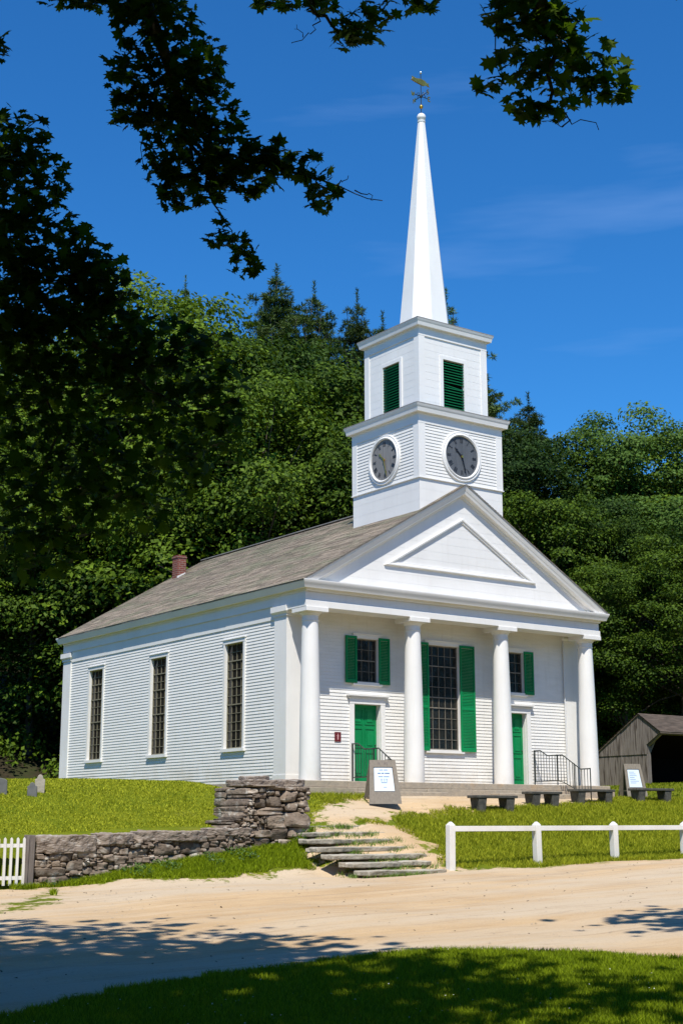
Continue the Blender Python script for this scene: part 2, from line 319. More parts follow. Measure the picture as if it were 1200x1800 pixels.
# wheel tracks worn along the road
def ground_mat():
    m = mat('ground_soil_and_turf', (.3, .2, .1), .95, .1); b = m.node_tree.nodes['Principled BSDF']
    at_ = N(m, 'ShaderNodeAttribute', attribute_name='dirt'); tc = N(m, 'ShaderNodeTexCoord')
    def noise(sc, det=6, st=None, ro=.6):
        n = N(m, 'ShaderNodeTexNoise'); n.inputs['Scale'].default_value = sc; n.inputs['Detail'].default_value = det; n.inputs['Roughness'].default_value = ro
        if st:
            p = N(m, 'ShaderNodeMapping'); p.inputs['Scale'].default_value = st; p.inputs['Rotation'].default_value = (0, 0, .06); L(m, tc.outputs['Object'], p.inputs[0]); L(m, p.outputs[0], n.inputs['Vector'])
        else: L(m, tc.outputs['Object'], n.inputs['Vector'])
        return n.outputs[0]
    def rng(s, a, b_, c=0, d=1):
        r = N(m, 'ShaderNodeMapRange'); r.inputs[1].default_value = a; r.inputs[2].default_value = b_; r.inputs[3].default_value = c; r.inputs[4].default_value = d; L(m, s, r.inputs[0]); return r.outputs[0]
    def mix(f, c1, c2):
        x = N(m, 'ShaderNodeMixRGB'); L(m, f, x.inputs[0])
        for i, c in ((1, c1), (2, c2)):
            if isinstance(c, tuple): x.inputs[i].default_value = (*c, 1)
            else: L(m, c, x.inputs[i])
        return x.outputs[0]
    soil = mix(rng(noise(.55, 8), .35, .65), (.52, .37, .215), (.43, .295, .165))
    soil = mix(rng(noise(.9, 6, (.25, 2.6, 1)), .5, .72, 0, .75), soil, (.54, .41, .27))
    soil = mix(rng(noise(.22, 5, (.5, 2.2, 1)), .42, .62, 0, .8), soil, (.50, .41, .30))
    soil = mix(rng(noise(1.3, 7, (.12, 3.4, 1), .7), .55, .64, 0, .5), soil, (.35, .25, .155))
    soil = mix(rng(noise(3.2, 6, (.3, 2, 1)), .58, .75, 0, .55), soil, (.27, .18, .11))
    soil = mix(rng(noise(45, 3), .62, .72, 0, .7), soil, (.18, .13, .09))
    soil = mix(rng(noise(30, 3), .62, .72, 0, .6), soil, (.60, .50, .38))
    turf = mix(rng(noise(1.1, 8), .35, .65), (.11, .14, .003), (.19, .20, .006))
    turf = mix(rng(noise(26, 5), .35, .7, 0, .7), turf, (.045, .075, .012))
    turf = mix(rng(noise(.35, 6), .55, .7, 0, .6), turf, (.23, .20, .04))
    ad = N(m, 'ShaderNodeMath', operation='ADD'); L(m, at_.outputs['Fac'], ad.inputs[0])
    L(m, rng(noise(1.7, 9, None, .75), .25, .75, -.75, .75), ad.inputs[1])
    L(m, mix(rng(ad.outputs[0], -.06, .10), turf, soil), b.inputs['Base Color'])
    bp = N(m, 'ShaderNodeBump'); bp.inputs['Distance'].default_value = .03; bp.inputs['Strength'].default_value = .8
    ns = N(m, 'ShaderNodeMath', operation='ADD'); L(m, noise(14, 9, None, .7), ns.inputs[0]); L(m, noise(2.5, 5), ns.inputs[1])
    L(m, ns.outputs[0], bp.inputs['Height']); L(m, bp.outputs[0], b.inputs['Normal'])
    return m
M['ground'] = ground_mat()
def terrain(name, sel, mt=None):
    nx, ny = len(xs), len(ys); idx = np.arange(nx * ny).reshape(ny, nx)
    F = np.stack([idx[:-1, :-1], idx[:-1, 1:], idx[1:, 1:], idx[1:, :-1]], -1)[sel]
    used = np.unique(F); remap = np.zeros(nx * ny, int); remap[used] = np.arange(len(used))
    V = np.stack([X.ravel(), Y.ravel(), Z.ravel()], 1)[used]
    o = np_mesh(name, V, remap[F], mt or M['ground'], smooth=True)
    a = o.data.attributes.new('dirt', 'FLOAT', 'POINT'); a.data.foreach_set('value', np.clip(DD.ravel()[used], -3, 3).astype(np.float32))
    return tag(o, kind='structure')
Dc = (DD[:-1, :-1] + DD[1:, 1:]) / 2
XC = (X[:-1, :-1] + X[1:, 1:]) / 2; YC = (Y[:-1, :-1] + Y[1:, 1:]) / 2
isroad = (Dc > 0) & (YC < -3.3); ispath = (Dc > 0) & ~isroad
FL = (YC > 17.2 + 1.2 * np.sin(XC * .8)) | (XC > 26) | ((XC < -17) & (YC > 2))
M['floor'] = noisy('leaf_litter', (.045, .032, .02), (.02, .022, .01), 2.5, .9, .1, bump=.04, c3=(.03, .05, .012), s3=.8)
terrain('forest_floor', FL, M['floor']); terrain('lawn', (Dc <= 0) & ~FL); terrain('dirt_road', isroad); terrain('dirt_path', ispath)

# ---------------------------------------------------------------- meetinghouse
CH = empty('meetinghouse', (0, 0, 0), 'white clapboard meetinghouse with four columns, green doors and a clock steeple', 'church')
HX, Y0, Y1 = 5.27, .667, 14.12         # clapboard faces
SL = .584; RID = 8.31; EAVE_X = 5.535
def lap(mb, o, u, n, U0, U1, Z0, Z1, e, lapd, cuts=lambda za, zb: [], vdir=(0, 0, 1)):
    """overlapping boards on a plane: each row slants out towards its lower edge"""
    o, u, n, w = map(lambda q: np.array(q, float), (o, u, n, vdir)); k = max(1, round((Z1 - Z0) / e)); e = (Z1 - Z0) / k
    for i in range(k):
        za, zb = Z0 + i * e, Z0 + (i + 1) * e
        segs = [(U0, U1)]
        lv = sorted({za, zb} | {z for z in CUTZ if za + .004 < z < zb - .004})
        for z0_, z1_ in zip(lv[:-1], lv[1:]):
            segs = [(U0, U1)]
            for a, b in cuts((z0_ + z1_) / 2, 0) if cuts else []:
                segs = [q for s_ in segs for q in ((s_[0], min(s_[1], a)), (max(s_[0], b), s_[1])) if q[1] - q[0] > .005]
            la = lapd * (zb - z0_) / e + .001; lb = lapd * (zb - z1_) / e + .001
            for a, b in segs:
                P = lambda uu, zz, out: o + u * uu + w * zz + n * out
                mb.quad(P(a, z0_, la), P(b, z0_, la), P(b, z1_, lb), P(a, z1_, lb))
                mb.quad(P(a, z0_, 0), P(b, z0_, 0), P(b, z0_, la), P(a, z0_, la))
CUTZ = []
def rects_cut(R): return lambda z, _: [(a, b) for a, b, c, d in R if c < z < d]
def ring(mb, prof, x0, x1, y0, y1):      # moulding profile [(out, z)] swept round a rectangle with mitres
    n = len(mb.v); k = len(prof)
    for (o, z) in prof: mb.v += [(x0 - o, y0 - o, z), (x1 + o, y0 - o, z), (x1 + o, y1 + o, z), (x0 - o, y1 + o, z)]
    for i in range(k - 1):
        for j in range(4):
            a = n + i * 4 + j; b = n + i * 4 + (j + 1) % 4; mb.f.append((a, b, b + 4, a + 4))
    return mb
# windows and doors along each wall, as (u0, u1, z0, z1)
SW = [(3.238, 'a'), (7.525, 'b'), (11.69, 'c')]; WZ0, WZ1, WH = .935, 3.81, .475
side_open = [(c - WH, c + WH, WZ0, WZ1) for c, _ in SW]
FD = 2.6865; DW = .445; DZ = 2.075
front_open = [(-FD - DW, -FD + DW, -.1, DZ), (FD - DW, FD + DW, -.1, DZ), (-FD - .37, -FD + .37, 2.66, 3.84), (FD - .37, FD + .37, 2.66, 3.84), (-.57, .57, .93, 3.84)]
mb = MB()
CUTZ = [WZ0, WZ1]
lap(mb, (-HX, 0, 0), (0, 1, 0), (-1, 0, 0), Y0, Y1, 0, 4.45, .085, .014, rects_cut(side_open))
lap(mb, (HX, 0, 0), (0, 1, 0), (1, 0, 0), Y0, Y1, 0, 4.45, .085, .014)
CUTZ = []
lap(mb, (0, Y1, 0), (1, 0, 0), (0, 1, 0), -HX, HX, 0, 8.2, .085, .014, lambda z, _: [(-9, -(RID - .1 - z) / SL), ((RID - .1 - z) / SL, 9)] if z > 5.1 else [])
mb.build('side_wall', M['clap'], CH)
mb = MB(); CUTZ = [DZ, 2.66, 3.84, .93]
lap(mb, (0, Y0, 0), (1, 0, 0), (0, -1, 0), -HX, HX, 0, 4.5, .09, .014, rects_cut(front_open))
mb.build('front_wall', M['clap'], CH)
# foundation strip and corner pilasters
MB().box(-HX - .015, HX + .015, Y0 + .05, Y1 + .015, -.5, -.003).build('foundation', M['granite'], CH)
def pilaster(x0, x1, y0, y1, ztop=4.385):
    mb = MB(); mb.box(x0, x1, y0, y1, -.02, ztop); mb.box(x0 - .02, x1 + .02, y0 - .02, y1 + .02, -.019, .16)
    ring(mb, [(.003, ztop - .12), (.03, ztop - .115), (.03, ztop - .06), (.08, ztop), (.08, ztop + .15), (0, ztop + .152)], x0, x1, y0, y1)
    mb.build('pilaster', M['white'], CH)
pilaster(-5.32, -4.73, .62, 1.2); pilaster(4.73, 5.32, .62, 1.2); pilaster(-5.32, -4.9, 13.6, 14.17); pilaster(4.9, 5.32, 13.6, 14.17)
# entablature: plain frieze on the sides, architrave band and frieze on the front
mb = MB(); FY = -.27
mb.box(-5.34, -4.9, FY, Y1 + .05, 4.57, 4.86); mb.box(4.9, 5.34, FY, Y1 + .05, 4.57, 4.86); mb.box(-4.9, 4.9, FY, .2, 4.571, 4.861)
mb.box(-5.30, -5.2, 1.2, Y1 + .03, 4.22, 4.569); mb.box(5.2, 5.30, 1.2, Y1 + .03, 4.22, 4.569)
mb.build('frieze', M['white'], CH)
mb = MB(); mb.box(-5.35, 5.35, -.315, .27, 4.40, 4.569); mb.box(-5.35, -4.85, .27, 1.25, 4.40, 4.568); mb.box(4.85, 5.35, .27, 1.25, 4.40, 4.568)
mb.build('architrave', M['white'], CH, bevel=.006)
# main cornice
mb = MB(); ring(mb, [(0, 4.80), (.03, 4.80), (.05, 4.84), (.05, 4.87), (.165, 4.868), (.17, 4.885), (.198, 4.955), (.212, 4.98), (.238, 5.045), (.24, 5.06), (.24, 5.075), (0, 5.10)], -5.32, 5.32, -.29, 14.12 - .02)
mb.build('cornice', M['white'], CH, smooth=35)
MB().box(-5.2, 5.2, -.2, Y0 - .01, 4.53, 4.56).build('porch_ceiling', M['soffit'], CH)
# pediment wall with raised triangle
mb = MB(); CUTZ = []
lap(mb, (0, -.262, 0), (1, 0, 0), (0, -1, 0), -5.4, 5.4, 5.08, 8.25, .235, .002, lambda z, _: [(-9, -(RID - .12 - z) / SL), ((RID - .12 - z) / SL, 9)])
mb.poly([(-5.5, -.24, 5.05), (5.5, -.24, 5.05), (0, -.24, 8.25)])
ped = mb.build('pediment', M['white'], CH)
def tri_strip(mb, A, B, y, w, d, inset):
    pass
mb = MB(); T = [np.array(q) for q in ((-2.78, 5.75), (2.78, 5.75), (0, 7.36))]
cen = np.array([0, 6.28]);
def inset_tri(T, d):
    out = []
    for i in range(3):
        a, b, c = T[i - 1], T[i], T[(i + 1) % 3]; e1 = (b - a) / np.linalg.norm(b - a); e2 = (c - b) / np.linalg.norm(c - b)
        n1 = np.array([-e1[1], e1[0]]); n2 = np.array([-e2[1], e2[0]]); bis = n1 + n2; bis /= np.linalg.norm(bis); out.append(b + bis * d / bis.dot(n1))
    return out
prof = [(0, .26), (0, .315), (.02, .335), (.06, .33), (.085, .30), (.115, .30), (.115, .26)]
base = 0
for d, o in prof:
    for q in inset_tri(T, d): mb.v.append((q[0], -o, q[1]))
for i in range(len(prof) - 1):
    for j in range(3):
        a = i * 3 + j; b = i * 3 + (j + 1) % 3; mb.f.append((a, b, b + 3, a + 3))
mb.build('pediment_moulding', M['white'], CH)
# raking cornices
mb = MB(); cosr = 1 / math.hypot(1, SL)
rk = [(-.30, .262), (-.30, .295), (-.265, .305), (-.235, .305), (-.225, .435), (-.15, .462), (-.145, .47), (-.11, .485), (-.07, .502), (-.045, .505), (-.03, .505), (-.03, .24)]
for sx in (-1, 1):
    n0 = len(mb.v)
    for dz, yo in rk:                     # dz measured square to the slope from the roof line
        dzv = dz / cosr
        zt = RID + dzv; mb.v.append((0, -yo, zt))
        xe = EAVE_X - .02 if dz > -.2 else EAVE_X - .1 + dz * .6; ze = RID + dzv - SL * xe
        if ze < 5.078: xe = (zt - 5.078) / SL; ze = 5.078
        mb.v.append((sx * xe, -yo, ze))
    k = len(rk)
    for i in range(k):
        j = (i + 1) % k; mb.f.append((n0 + 2 * i, n0 + 2 * i + 1, n0 + 2 * j + 1, n0 + 2 * j))
    mb.f.append(tuple(n0 + 2 * i + 1 for i in range(k)))
mb.build('raking_cornice', M['white'], CH)
# roof: shingle courses
mb = MB(); CUTZ = []
rs = math.hypot(EAVE_X + .03, SL * (EAVE_X + .03))
for sx in (-1, 1):
    u = (0, 1, 0); v_ = np.array([-sx * cosr, 0, SL * cosr]); nn = np.array([sx * SL * cosr, 0, cosr])
    org = np.array([sx * (EAVE_X + .03), 0, RID - SL * (EAVE_X + .03)]) - nn * .0
    K = 56; e = rs / K
    for i in range(K):
        y = -.53; jit = random.uniform(0, .9)
        while y < 14.13:
            w = random.uniform(.35, 1.0); y2 = min(14.13, y + w); o1 = .016 + random.uniform(-.003, .005); ex = random.uniform(-.008, .006)
            P = lambda yy, t, out: org + np.array([0, yy, 0]) + v_ * t + nn * out
            mb.quad(P(y, i * e + ex, o1), P(y2, i * e + ex, o1), P(y2, (i + 1) * e + .01, .003), P(y, (i + 1) * e + .01, .003))
            mb.quad(P(y, i * e + ex, -.0), P(y2, i * e + ex, -.0), P(y2, i * e + ex, o1), P(y, i * e + ex, o1)); mb.f[-1] = mb.f[-1]
            y = y2
rf = mb.build('roof', M['roof'], CH)
mb = MB()                                # sheathing edge under the shingles, seen as the gray line over the cornices
for sx in (-1, 1):
    a, b = np.array([0, 0, RID]), np.array([sx * (EAVE_X + .025), 0, RID - SL * (EAVE_X + .025)])
    for y0, y1 in ((-.525, 14.125),):
        mb.prism([(a[0], y0, a[2] - .004), (b[0], y0, b[2] - .004), (b[0], y0, b[2] - .034), (a[0], y0, a[2] - .034)], (0, y1 - y0, 0))
mb.bar((0, 2.9, RID + .02), (0, 14.12, RID + .02), .22, .03)
mb.build('roof_edge', M['eave'], rf)
mb = MB(); mb.box(-5.32, 5.32, .1, 14.05, 4.9, 5.05); mb.build('attic_floor', M['soffit'], CH)
# chimney
ck = MB(); ck.box(-1.55, -1.21, 13.23, 13.61, 7.0, 8.24); ck.box(-1.57, -1.19, 13.21, 13.63, 8.14, 8.20)
chm = ck.build('chimney', M['brick'], CH)
MB().prism([(-1.57, 13.19, 7.38), (-1.25, 13.19, 7.565), (-1.25, 13.19, 7.63), (-1.57, 13.19, 7.47)], (0, .04, 0)).build('flashing', M['lead'], chm)
# columns
col_mesh = None
for cx in (-5, -1.606, 1.606, 5):
    H0 = 4.2
    prof = [(.275 - .062 * (t ** 1.6), t * H0 * .965) for t in np.linspace(0, 1, 12)]
    prof += [(.213, 4.05), (.228, 4.06), (.228, 4.08), (.215, 4.085), (.215, 4.2), (.23, 4.205), (.265, 4.25), (.285, 4.285), (.285, 4.29)]
    if col_mesh is None:
        c0 = MB().lathe(prof, 0, 0, 48).build('column', M['white'], CH, smooth=40); col_mesh = c0.data; c0.location = (cx, 0, 0)
        a0 = MB().box(-.345, .345, -.345, .345, 4.286, 4.402).build('abacus', M['white'], c0, bevel=.006)
    else:
        c = c0.copy(); link(c, CH); c.location = (cx, 0, 0); a = a0.copy(); link(a, c)
# stone platform and steps
mb = MB(); xx = -5.42
while xx < 5.4:
    w = min(random.uniform(1.1, 2.1), 5.42 - xx); mb.box(xx + .004, xx + w - .004, -.40, Y0 - .02, -.17 + random.uniform(-.004, .004), -.002 - random.uniform(0, .004)); xx += w
mb.build('porch_platform', M['granite'], CH, bevel=.012)
mb = MB(); xx = -5.45
while xx < 5.42:
    w = min(random.uniform(1.0, 2.0), 5.46 - xx); mb.box(xx + .004, xx + w - .004, -.52 - random.uniform(0, .03), -.2, -.55, -.175); xx += w
mb.build('porch_base', M['granite'], CH, bevel=.014)
mb = MB()
for (a, b) in ((-4.0, -1.2), (.6, 3.6)):
    xx = a
    mb = MB()
    while xx < b - .1:
        w = min(random.uniform(.9, 1.5), b - xx); mb.box(xx + .004, xx + w - .004, -.92, -.535, -.55, -.27 + random.uniform(-.01, .01)); xx += w
    mb.build('porch_step', M['granite'], CH, bevel=.014)
# --- windows, in a frame (origin o, along u, outwards n)
class FR:
    def __init__(s, o, u, n): s.o, s.u, s.n = (np.array(q, float) for q in (o, u, n))
    def P(s, u, out, z): return s.o + s.u * u + s.n * out + np.array([0, 0, z])
    def box(s, mb, u0, u1, a, b, z0, z1):
        return mb.hexa([s.P(u0, a, z0), s.P(u1, a, z0), s.P(u1, b, z0), s.P(u0, b, z0), s.P(u0, a, z1), s.P(u1, a, z1), s.P(u1, b, z1), s.P(u0, b, z1)])
LEFT = FR((-HX, 0, 0), (0, 1, 0), (-1, 0, 0)); FRONT = FR((0, Y0, 0), (1, 0, 0), (0, -1, 0))
def window(fr, c, w, z0, z1, nx, nz, heavy, mun, cas=.095, head=.11, depth=.075, mt=.0125):
    f = MB(); a, b = c - w, c + w
    fr.box(f, a - cas, a, -.02, .045, z0, z1); fr.box(f, b, b + cas, -.02, .045, z0, z1)
    fr.box(f, a - cas - .01, b + cas + .01, -.02, .05, z1, z1 + head); fr.box(f, a - cas - .03, b + cas + .03, .0, .075, z1 + head, z1 + head + .022)
    fr.box(f, a - cas - .025, b + cas + .025, -.02, .08, z0 - .085, z0)
    for q in (a + .001, b - .001):       # jambs back to the sash
        fr.box(f, q - .004, q + .004, -depth - .04, -.021, z0, z1)
    fr.box(f, a, b, -depth - .04, -.021, z0 - .006, z0 + .004); fr.box(f, a, b, -depth - .04, -.021, z1 - .004, z1 + .006)
    fo = f.build('window', M['white'], CH)
    g = MB(); fr.box(g, a + .005, b - .005, -depth - .03, -depth, z0 + .005, z1 - .005); g.build('pane', M['glass'], fo)
    s = MB(); sa = .03
    fr.box(s, a + .004, a + sa, -depth + .002, -depth + .03, z0 + .004, z1 - .004); fr.box(s, b - sa, b - .004, -depth + .002, -depth + .03, z0 + .004, z1 - .004)
    for i in range(1, nx):
        q = a + (b - a) * i / nx; fr.box(s, q - mt / 2, q + mt / 2, -depth + .001, -depth + .02, z0 + .01, z1 - .01)
    for i in range(nz + 1):
        q = z0 + (z1 - z0) * i / nz; t = mt / 2 if i not in heavy else .015
        if i in (0, nz): t = .035
        fr.box(s, a + .006, b - .006, -depth + .003, -depth + (.022 if i not in heavy else .034), max(z0 + .004, q - t), min(z1 - .004, q + t))
    s.build('sash', mun, fo)
    return fo
for c, _ in SW: window(LEFT, c, WH, WZ0, WZ1, 4, 12, (5, 8, 10), M['muntin'])
window(FRONT, -FD, .37, 2.66, 3.84, 3, 4, (2,), M['sash'], mt=.012); window(FRONT, FD, .37, 2.66, 3.84, 3, 4, (2,), M['sash'], mt=.012)
window(FRONT, 0, .57, .93, 3.84, 5, 10, (4, 5, 8), M['sash'], mt=.012)
def shutter(fr, u0, u1, z0, z1, mid, m=None):
    mb = MB(); o0, o1 = .052, .09; m = m or M['green']
    st = .05
    fr.box(mb, u0, u0 + st, o0, o1, z0, z1); fr.box(mb, u1 - st, u1, o0, o1, z0, z1)
    for q, t in [(z0, .09), (z1 - .07, .07)] + [(z0 + (z1 - z0) * k, .09) for k in mid]: fr.box(mb, u0 + st, u1 - st, o0 + .002, o1 - .002, q, q + t)
    z = z0 + .09
    while z < z1 - .09:
        mb.hexa([fr.P(u0 + st, o0 + .006, z + .03), fr.P(u1 - st, o0 + .006, z + .03), fr.P(u1 - st, o1 - .008, z), fr.P(u0 + st, o1 - .008, z), fr.P(u0 + st, o0 + .006, z + .04), fr.P(u1 - st, o0 + .006, z + .04), fr.P(u1 - st, o1 - .008, z + .01), fr.P(u0 + st, o1 - .008, z + .01)])
        z += .042
    mb.build('shutter', m, CH)
for s_ in (-1, 1):
    c = s_ * FD
    shutter(FRONT, c - .742, c - .375, 2.62, 3.885, ()); shutter(FRONT, c + .375, c + .742, 2.62, 3.885, ())
shutter(FRONT, -1.12, -.575, .9, 3.89, (.39,)); shutter(FRONT, .575, 1.12, .9, 3.89, (.39,))
# --- doors
def door(c, red=False):
    f = MB(); a, b = c - DW, c + DW; fr = FRONT; cs = .145
    fr.box(f, a - cs, a, -.02, .05, -.001, DZ); fr.box(f, b, b + cs, -.02, .05, -.001, DZ)
    fr.box(f, a - cs - .005, b + cs + .005, -.02, .055, DZ, DZ + .14)
    for k, (z, o) in enumerate(((DZ + .14, .075), (DZ + .175, .11), (DZ + .205, .135))): fr.box(f, a - cs - o + .04, b + cs + o - .04, -.02, o, z, z + .03 + .004 * k)
    fr.box(f, a - .001, a + .008, -.16, -.021, -.001, DZ); fr.box(f, b - .008, b + .001, -.16, -.021, -.001, DZ); fr.box(f, a, b, -.16, -.021, DZ - .008, DZ + .004)
    fo = f.build('door_frame', M['white'], CH)
    d = MB(); fr.box(d, a + .01, b - .01, -.19, -.148, .02, DZ - .01)
    w = (b - a - .02)
    for k in range(2):                   # six raised panels
        p0 = a + .01 + .09 + k * (w / 2 - .03); p1 = p0 + w / 2 - .15
        for z0, z1 in ((.2, .78), (.94, 1.42), (1.56, DZ - .13)):
            for (q0, q1, r0, r1) in ((p0 - .02, p1 + .02, z0 - .02, z0), (p0 - .02, p1 + .02, z1, z1 + .02), (p0 - .02, p0, z0, z1), (p1, p1 + .02, z0, z1)):
                fr.box(d, q0, q1, -.149, -.133, r0, r1)
            fr.box(d, p0 + .05, p1 - .05, -.149, -.136, z0 + .05, z1 - .05)
    do = d.build('door', M['green'], CH)
    h = MB(); q = fr.P(b - .07, -.12, 1.0); h.lathe([(.001, q[2] - .022), (.018, q[2] - .012), (.022, q[2]), (.018, q[2] + .012), (.001, q[2] + .022)], q[0], q[1], 10); h.tube([fr.P(b - .07, -.15, 1.0), fr.P(b - .07, -.12, 1.0)], .008, 6)
    h.build('door_knob', M['iron'], do, smooth=60)
    MB().box(a - .02, b + .02, Y0 - .06, Y0 + .2, -.0015, .018).build('threshold', M['greywood'], CH)
door(-FD); door(FD)
# maroon plate by the door, hook under the ceiling, rod for a shaded gap
pl_ = MB(); FRONT.box(pl_, -3.76, -3.56, .016, .03, 1.05, 1.30); pl_ = pl_.build('wall_plate', M['maroon'], CH)
q = MB(); FRONT.box(q, -3.68, -3.64, .03, .033, 1.10, 1.19); FRONT.box(q, -3.695, -3.625, .03, .033, 1.19, 1.215); FRONT.box(q, -3.675, -3.645, .03, .033, 1.225, 1.255); q.build('plate_print', M['pink'], pl_)
mb = MB(); mb.tube([(1.62, .35, 4.53), (1.62, .35, 4.40)], .012, 6); mb.lathe([(.01, 4.30), (.04, 4.32), (.045, 4.38), (.012, 4.41)], 1.62, .35, 10); mb.build('ceiling_lamp', M['iron'], CH, smooth=50)
MB().tube([(4.685, .60, 4.3), (4.685, .60, .05)], .022, 8).build('gap_shade_rod', M['lead'], CH, smooth=60)  # rod added where only a shaded gap shows between pilaster and column
# --- iron railings by the doors
def railing(x, end=-1.62):
    def rt(y):                           # hand-rail height along the run towards the viewer
        if y > .35: return 1.0
        return float(np.interp(-y, [-.35, -.05, .55, 1.25, 2.0], [1.0, .84, .84, .42, .42]))
    def rb(y): return float(np.interp(-y, [-.7, .45, 1.25, 2.0], [.12, .12, -.22, -.22]))
    mb = MB(); ys_ = [q for q in (.60, .45, .35, .2, .05, -.15, -.35, -.55, -.8, -1.05, -1.25, -1.5) if q > end] + [end]
    mb.tube([(x, y, rt(y)) for y in ys_], .017, 6); mb.tube([(x, y, rb(y)) for y in ys_], .013, 6)
    y = .56; k = 0
    while y > end + .02:
        mb.tube([(x, y, rb(y)), (x, y, rt(y))], .0095, 5); y -= .115; k += 1
    for y, zb in ((.60, 0), (-.33, 0), (-1.0, -.4), (end, -.45)): mb.tube([(x, y, zb - .02), (x, y, rt(y) + .02)], .018, 6)
    return mb.build('stair_railing', M['iron'], CH)
railing(-3.22, -1.1); railing(3.36)
# ---------------------------------------------------------------- tower
TY = 1.24; S1 = 1.544; S2 = 1.269
mb = MB(); cl = MB()
faces = [((0, TY - S1, 0), (1, 0, 0), (0, -1, 0), 'f'), ((0, TY + S1, 0), (1, 0, 0), (0, 1, 0), 'f'), ((-S1, TY, 0), (0, 1, 0), (-1, 0, 0), 's'), ((S1, TY, 0), (0, 1, 0), (1, 0, 0), 's')]
CUTZ = []
for o, u, n, k in faces:
    cut = (lambda z, _: [(-max(0, (RID + .02 - z) / SL), max(0, (RID + .02 - z) / SL))] if z < RID else []) if k == 'f' else None
    z0 = 7.4
    CUTZ = list(np.arange(7.41, 8.32, .03)) if k == 'f' else []
    lap(mb, o, u, n, -S1, S1, z0, 8.36, .32, .0015, cut or (lambda z, _: []))
    CUTZ = []
    lap(cl, o, u, n, -S1 + .2, S1 - .2, 8.39, 9.96, .093, .014, lambda z, _: [])
mb.build('tower_base', M['white'], CH); cl.build('tower_clapboards', M['clap'], CH)
mb = MB()
for sx in (-1, 1):
    for sy in (-1, 1):
        x, y = sx * S1, TY + sy * S1
        mb = MB(); mb.box(min(x, x - sx * .22) - (sx < 0) * .022, max(x, x - sx * .22) + (sx > 0) * .022, min(y, y - sy * .22) - (sy < 0) * .022, max(y, y - sy * .22) + (sy > 0) * .022, 8.385, 9.96); mb.build('corner_board', M['white'], CH)
mb = MB(); ring(mb, [(0, 8.34), (.045, 8.345), (.045, 8.37), (.01, 8.39), (0, 8.39)], -S1, S1, TY - S1, TY + S1)
mb.build('belt_moulding', M['white'], CH)
mb = MB(); ring(mb, [(0, 9.94), (.026, 9.94), (.026, 10.19), (.05, 10.20), (.05, 10.225), (.145, 10.23), (.15, 10.26), (.165, 10.34), (.185, 10.38), (.205, 10.44)], -S1, S1, TY - S1, TY + S1)
mb.build('tower_cornice', M['white'], CH)
mb = MB(); ring(mb, [(.18, 10.44), (.205, 10.44), (.205, 10.472), (-.28, 10.62)], -S1, S1, TY - S1, TY + S1); mb.build('cornice_roof', M['eave'], CH)
LVZ0, LVZ1, LVW = 10.66, 12.09, .395
mb = MB(); CUTZ = [LVZ0, LVZ1]
faces2 = [((0, TY - S2, 0), (1, 0, 0), (0, -1, 0)), ((0, TY + S2, 0), (1, 0, 0), (0, 1, 0)), ((-S2, TY, 0), (0, 1, 0), (-1, 0, 0)), ((S2, TY, 0), (0, 1, 0), (1, 0, 0))]
for o, u, n in faces2: lap(mb, o, u, n, -S2, S2, 10.5, 12.7, .21, .002, rects_cut([(-LVW, LVW, LVZ0, LVZ1)]))
mb.build('belfry_wall', M['white'], CH)
CUTZ = []
mb = MB()
for sx in (-1, 1):
    for sy in (-1, 1):
        x, y = sx * S2, TY + sy * S2
        mb = MB(); mb.box(min(x, x - sx * .2) - (sx < 0) * .025, max(x, x - sx * .2) + (sx > 0) * .025, min(y, y - sy * .2) - (sy < 0) * .025, max(y, y - sy * .2) + (sy > 0) * .025, 10.5, 12.68); mb.build('belfry_corner_board', M['white'], CH)
mb = MB(); ring(mb, [(0, 12.66), (.029, 12.66), (.029, 12.88), (.05, 12.89), (.05, 12.915), (.135, 12.92), (.14, 12.945), (.155, 13.02), (.17, 13.05), (.19, 13.105)], -S2, S2, TY - S2, TY + S2)
mb.build('belfry_cornice', M['white'], CH)
mb = MB(); ring(mb, [(.16, 13.105), (.19, 13.105), (.19, 13.137), (-.45, 13.24), (-1.26, 13.26)], -S2, S2, TY - S2, TY + S2); mb.build('belfry_roof', M['eave'], CH)
for i, (o, u, n) in enumerate(faces2):
    fr = FR(o, u, n); f = MB(); c = .1
    fr.box(f, -LVW - c, -LVW, -.1, .035, LVZ0 - .1, LVZ1 + c); fr.box(f, LVW, LVW + c, -.1, .035, LVZ0 - .1, LVZ1 + c); fr.box(f, -LVW, LVW, -.1, .036, LVZ1, LVZ1 + c)
    lo = f.build('louvre_window', M['white'], CH)
    s = MB(); fr.box(s, -LVW, LVW, -.14, -.12, LVZ0, LVZ1); s.build('dark_opening', M['black'], lo)
    s = MB(); z = LVZ0; k = 0
    while z < LVZ1 - .03:
        skew = .07 if (i == 0 and k == 8) else 0
        s.hexa([fr.P(-LVW, -.1, z + .065), fr.P(LVW, -.1, z + .065 - skew), fr.P(LVW, .012, z - skew), fr.P(-LVW, .012, z), fr.P(-LVW, -.1, z + .078), fr.P(LVW, -.1, z + .078 - skew), fr.P(LVW, .012, z + .022 - skew), fr.P(-LVW, .012, z + .022)])
        z += .083; k += 1
    s.build('louvre', M['louvre'], lo)
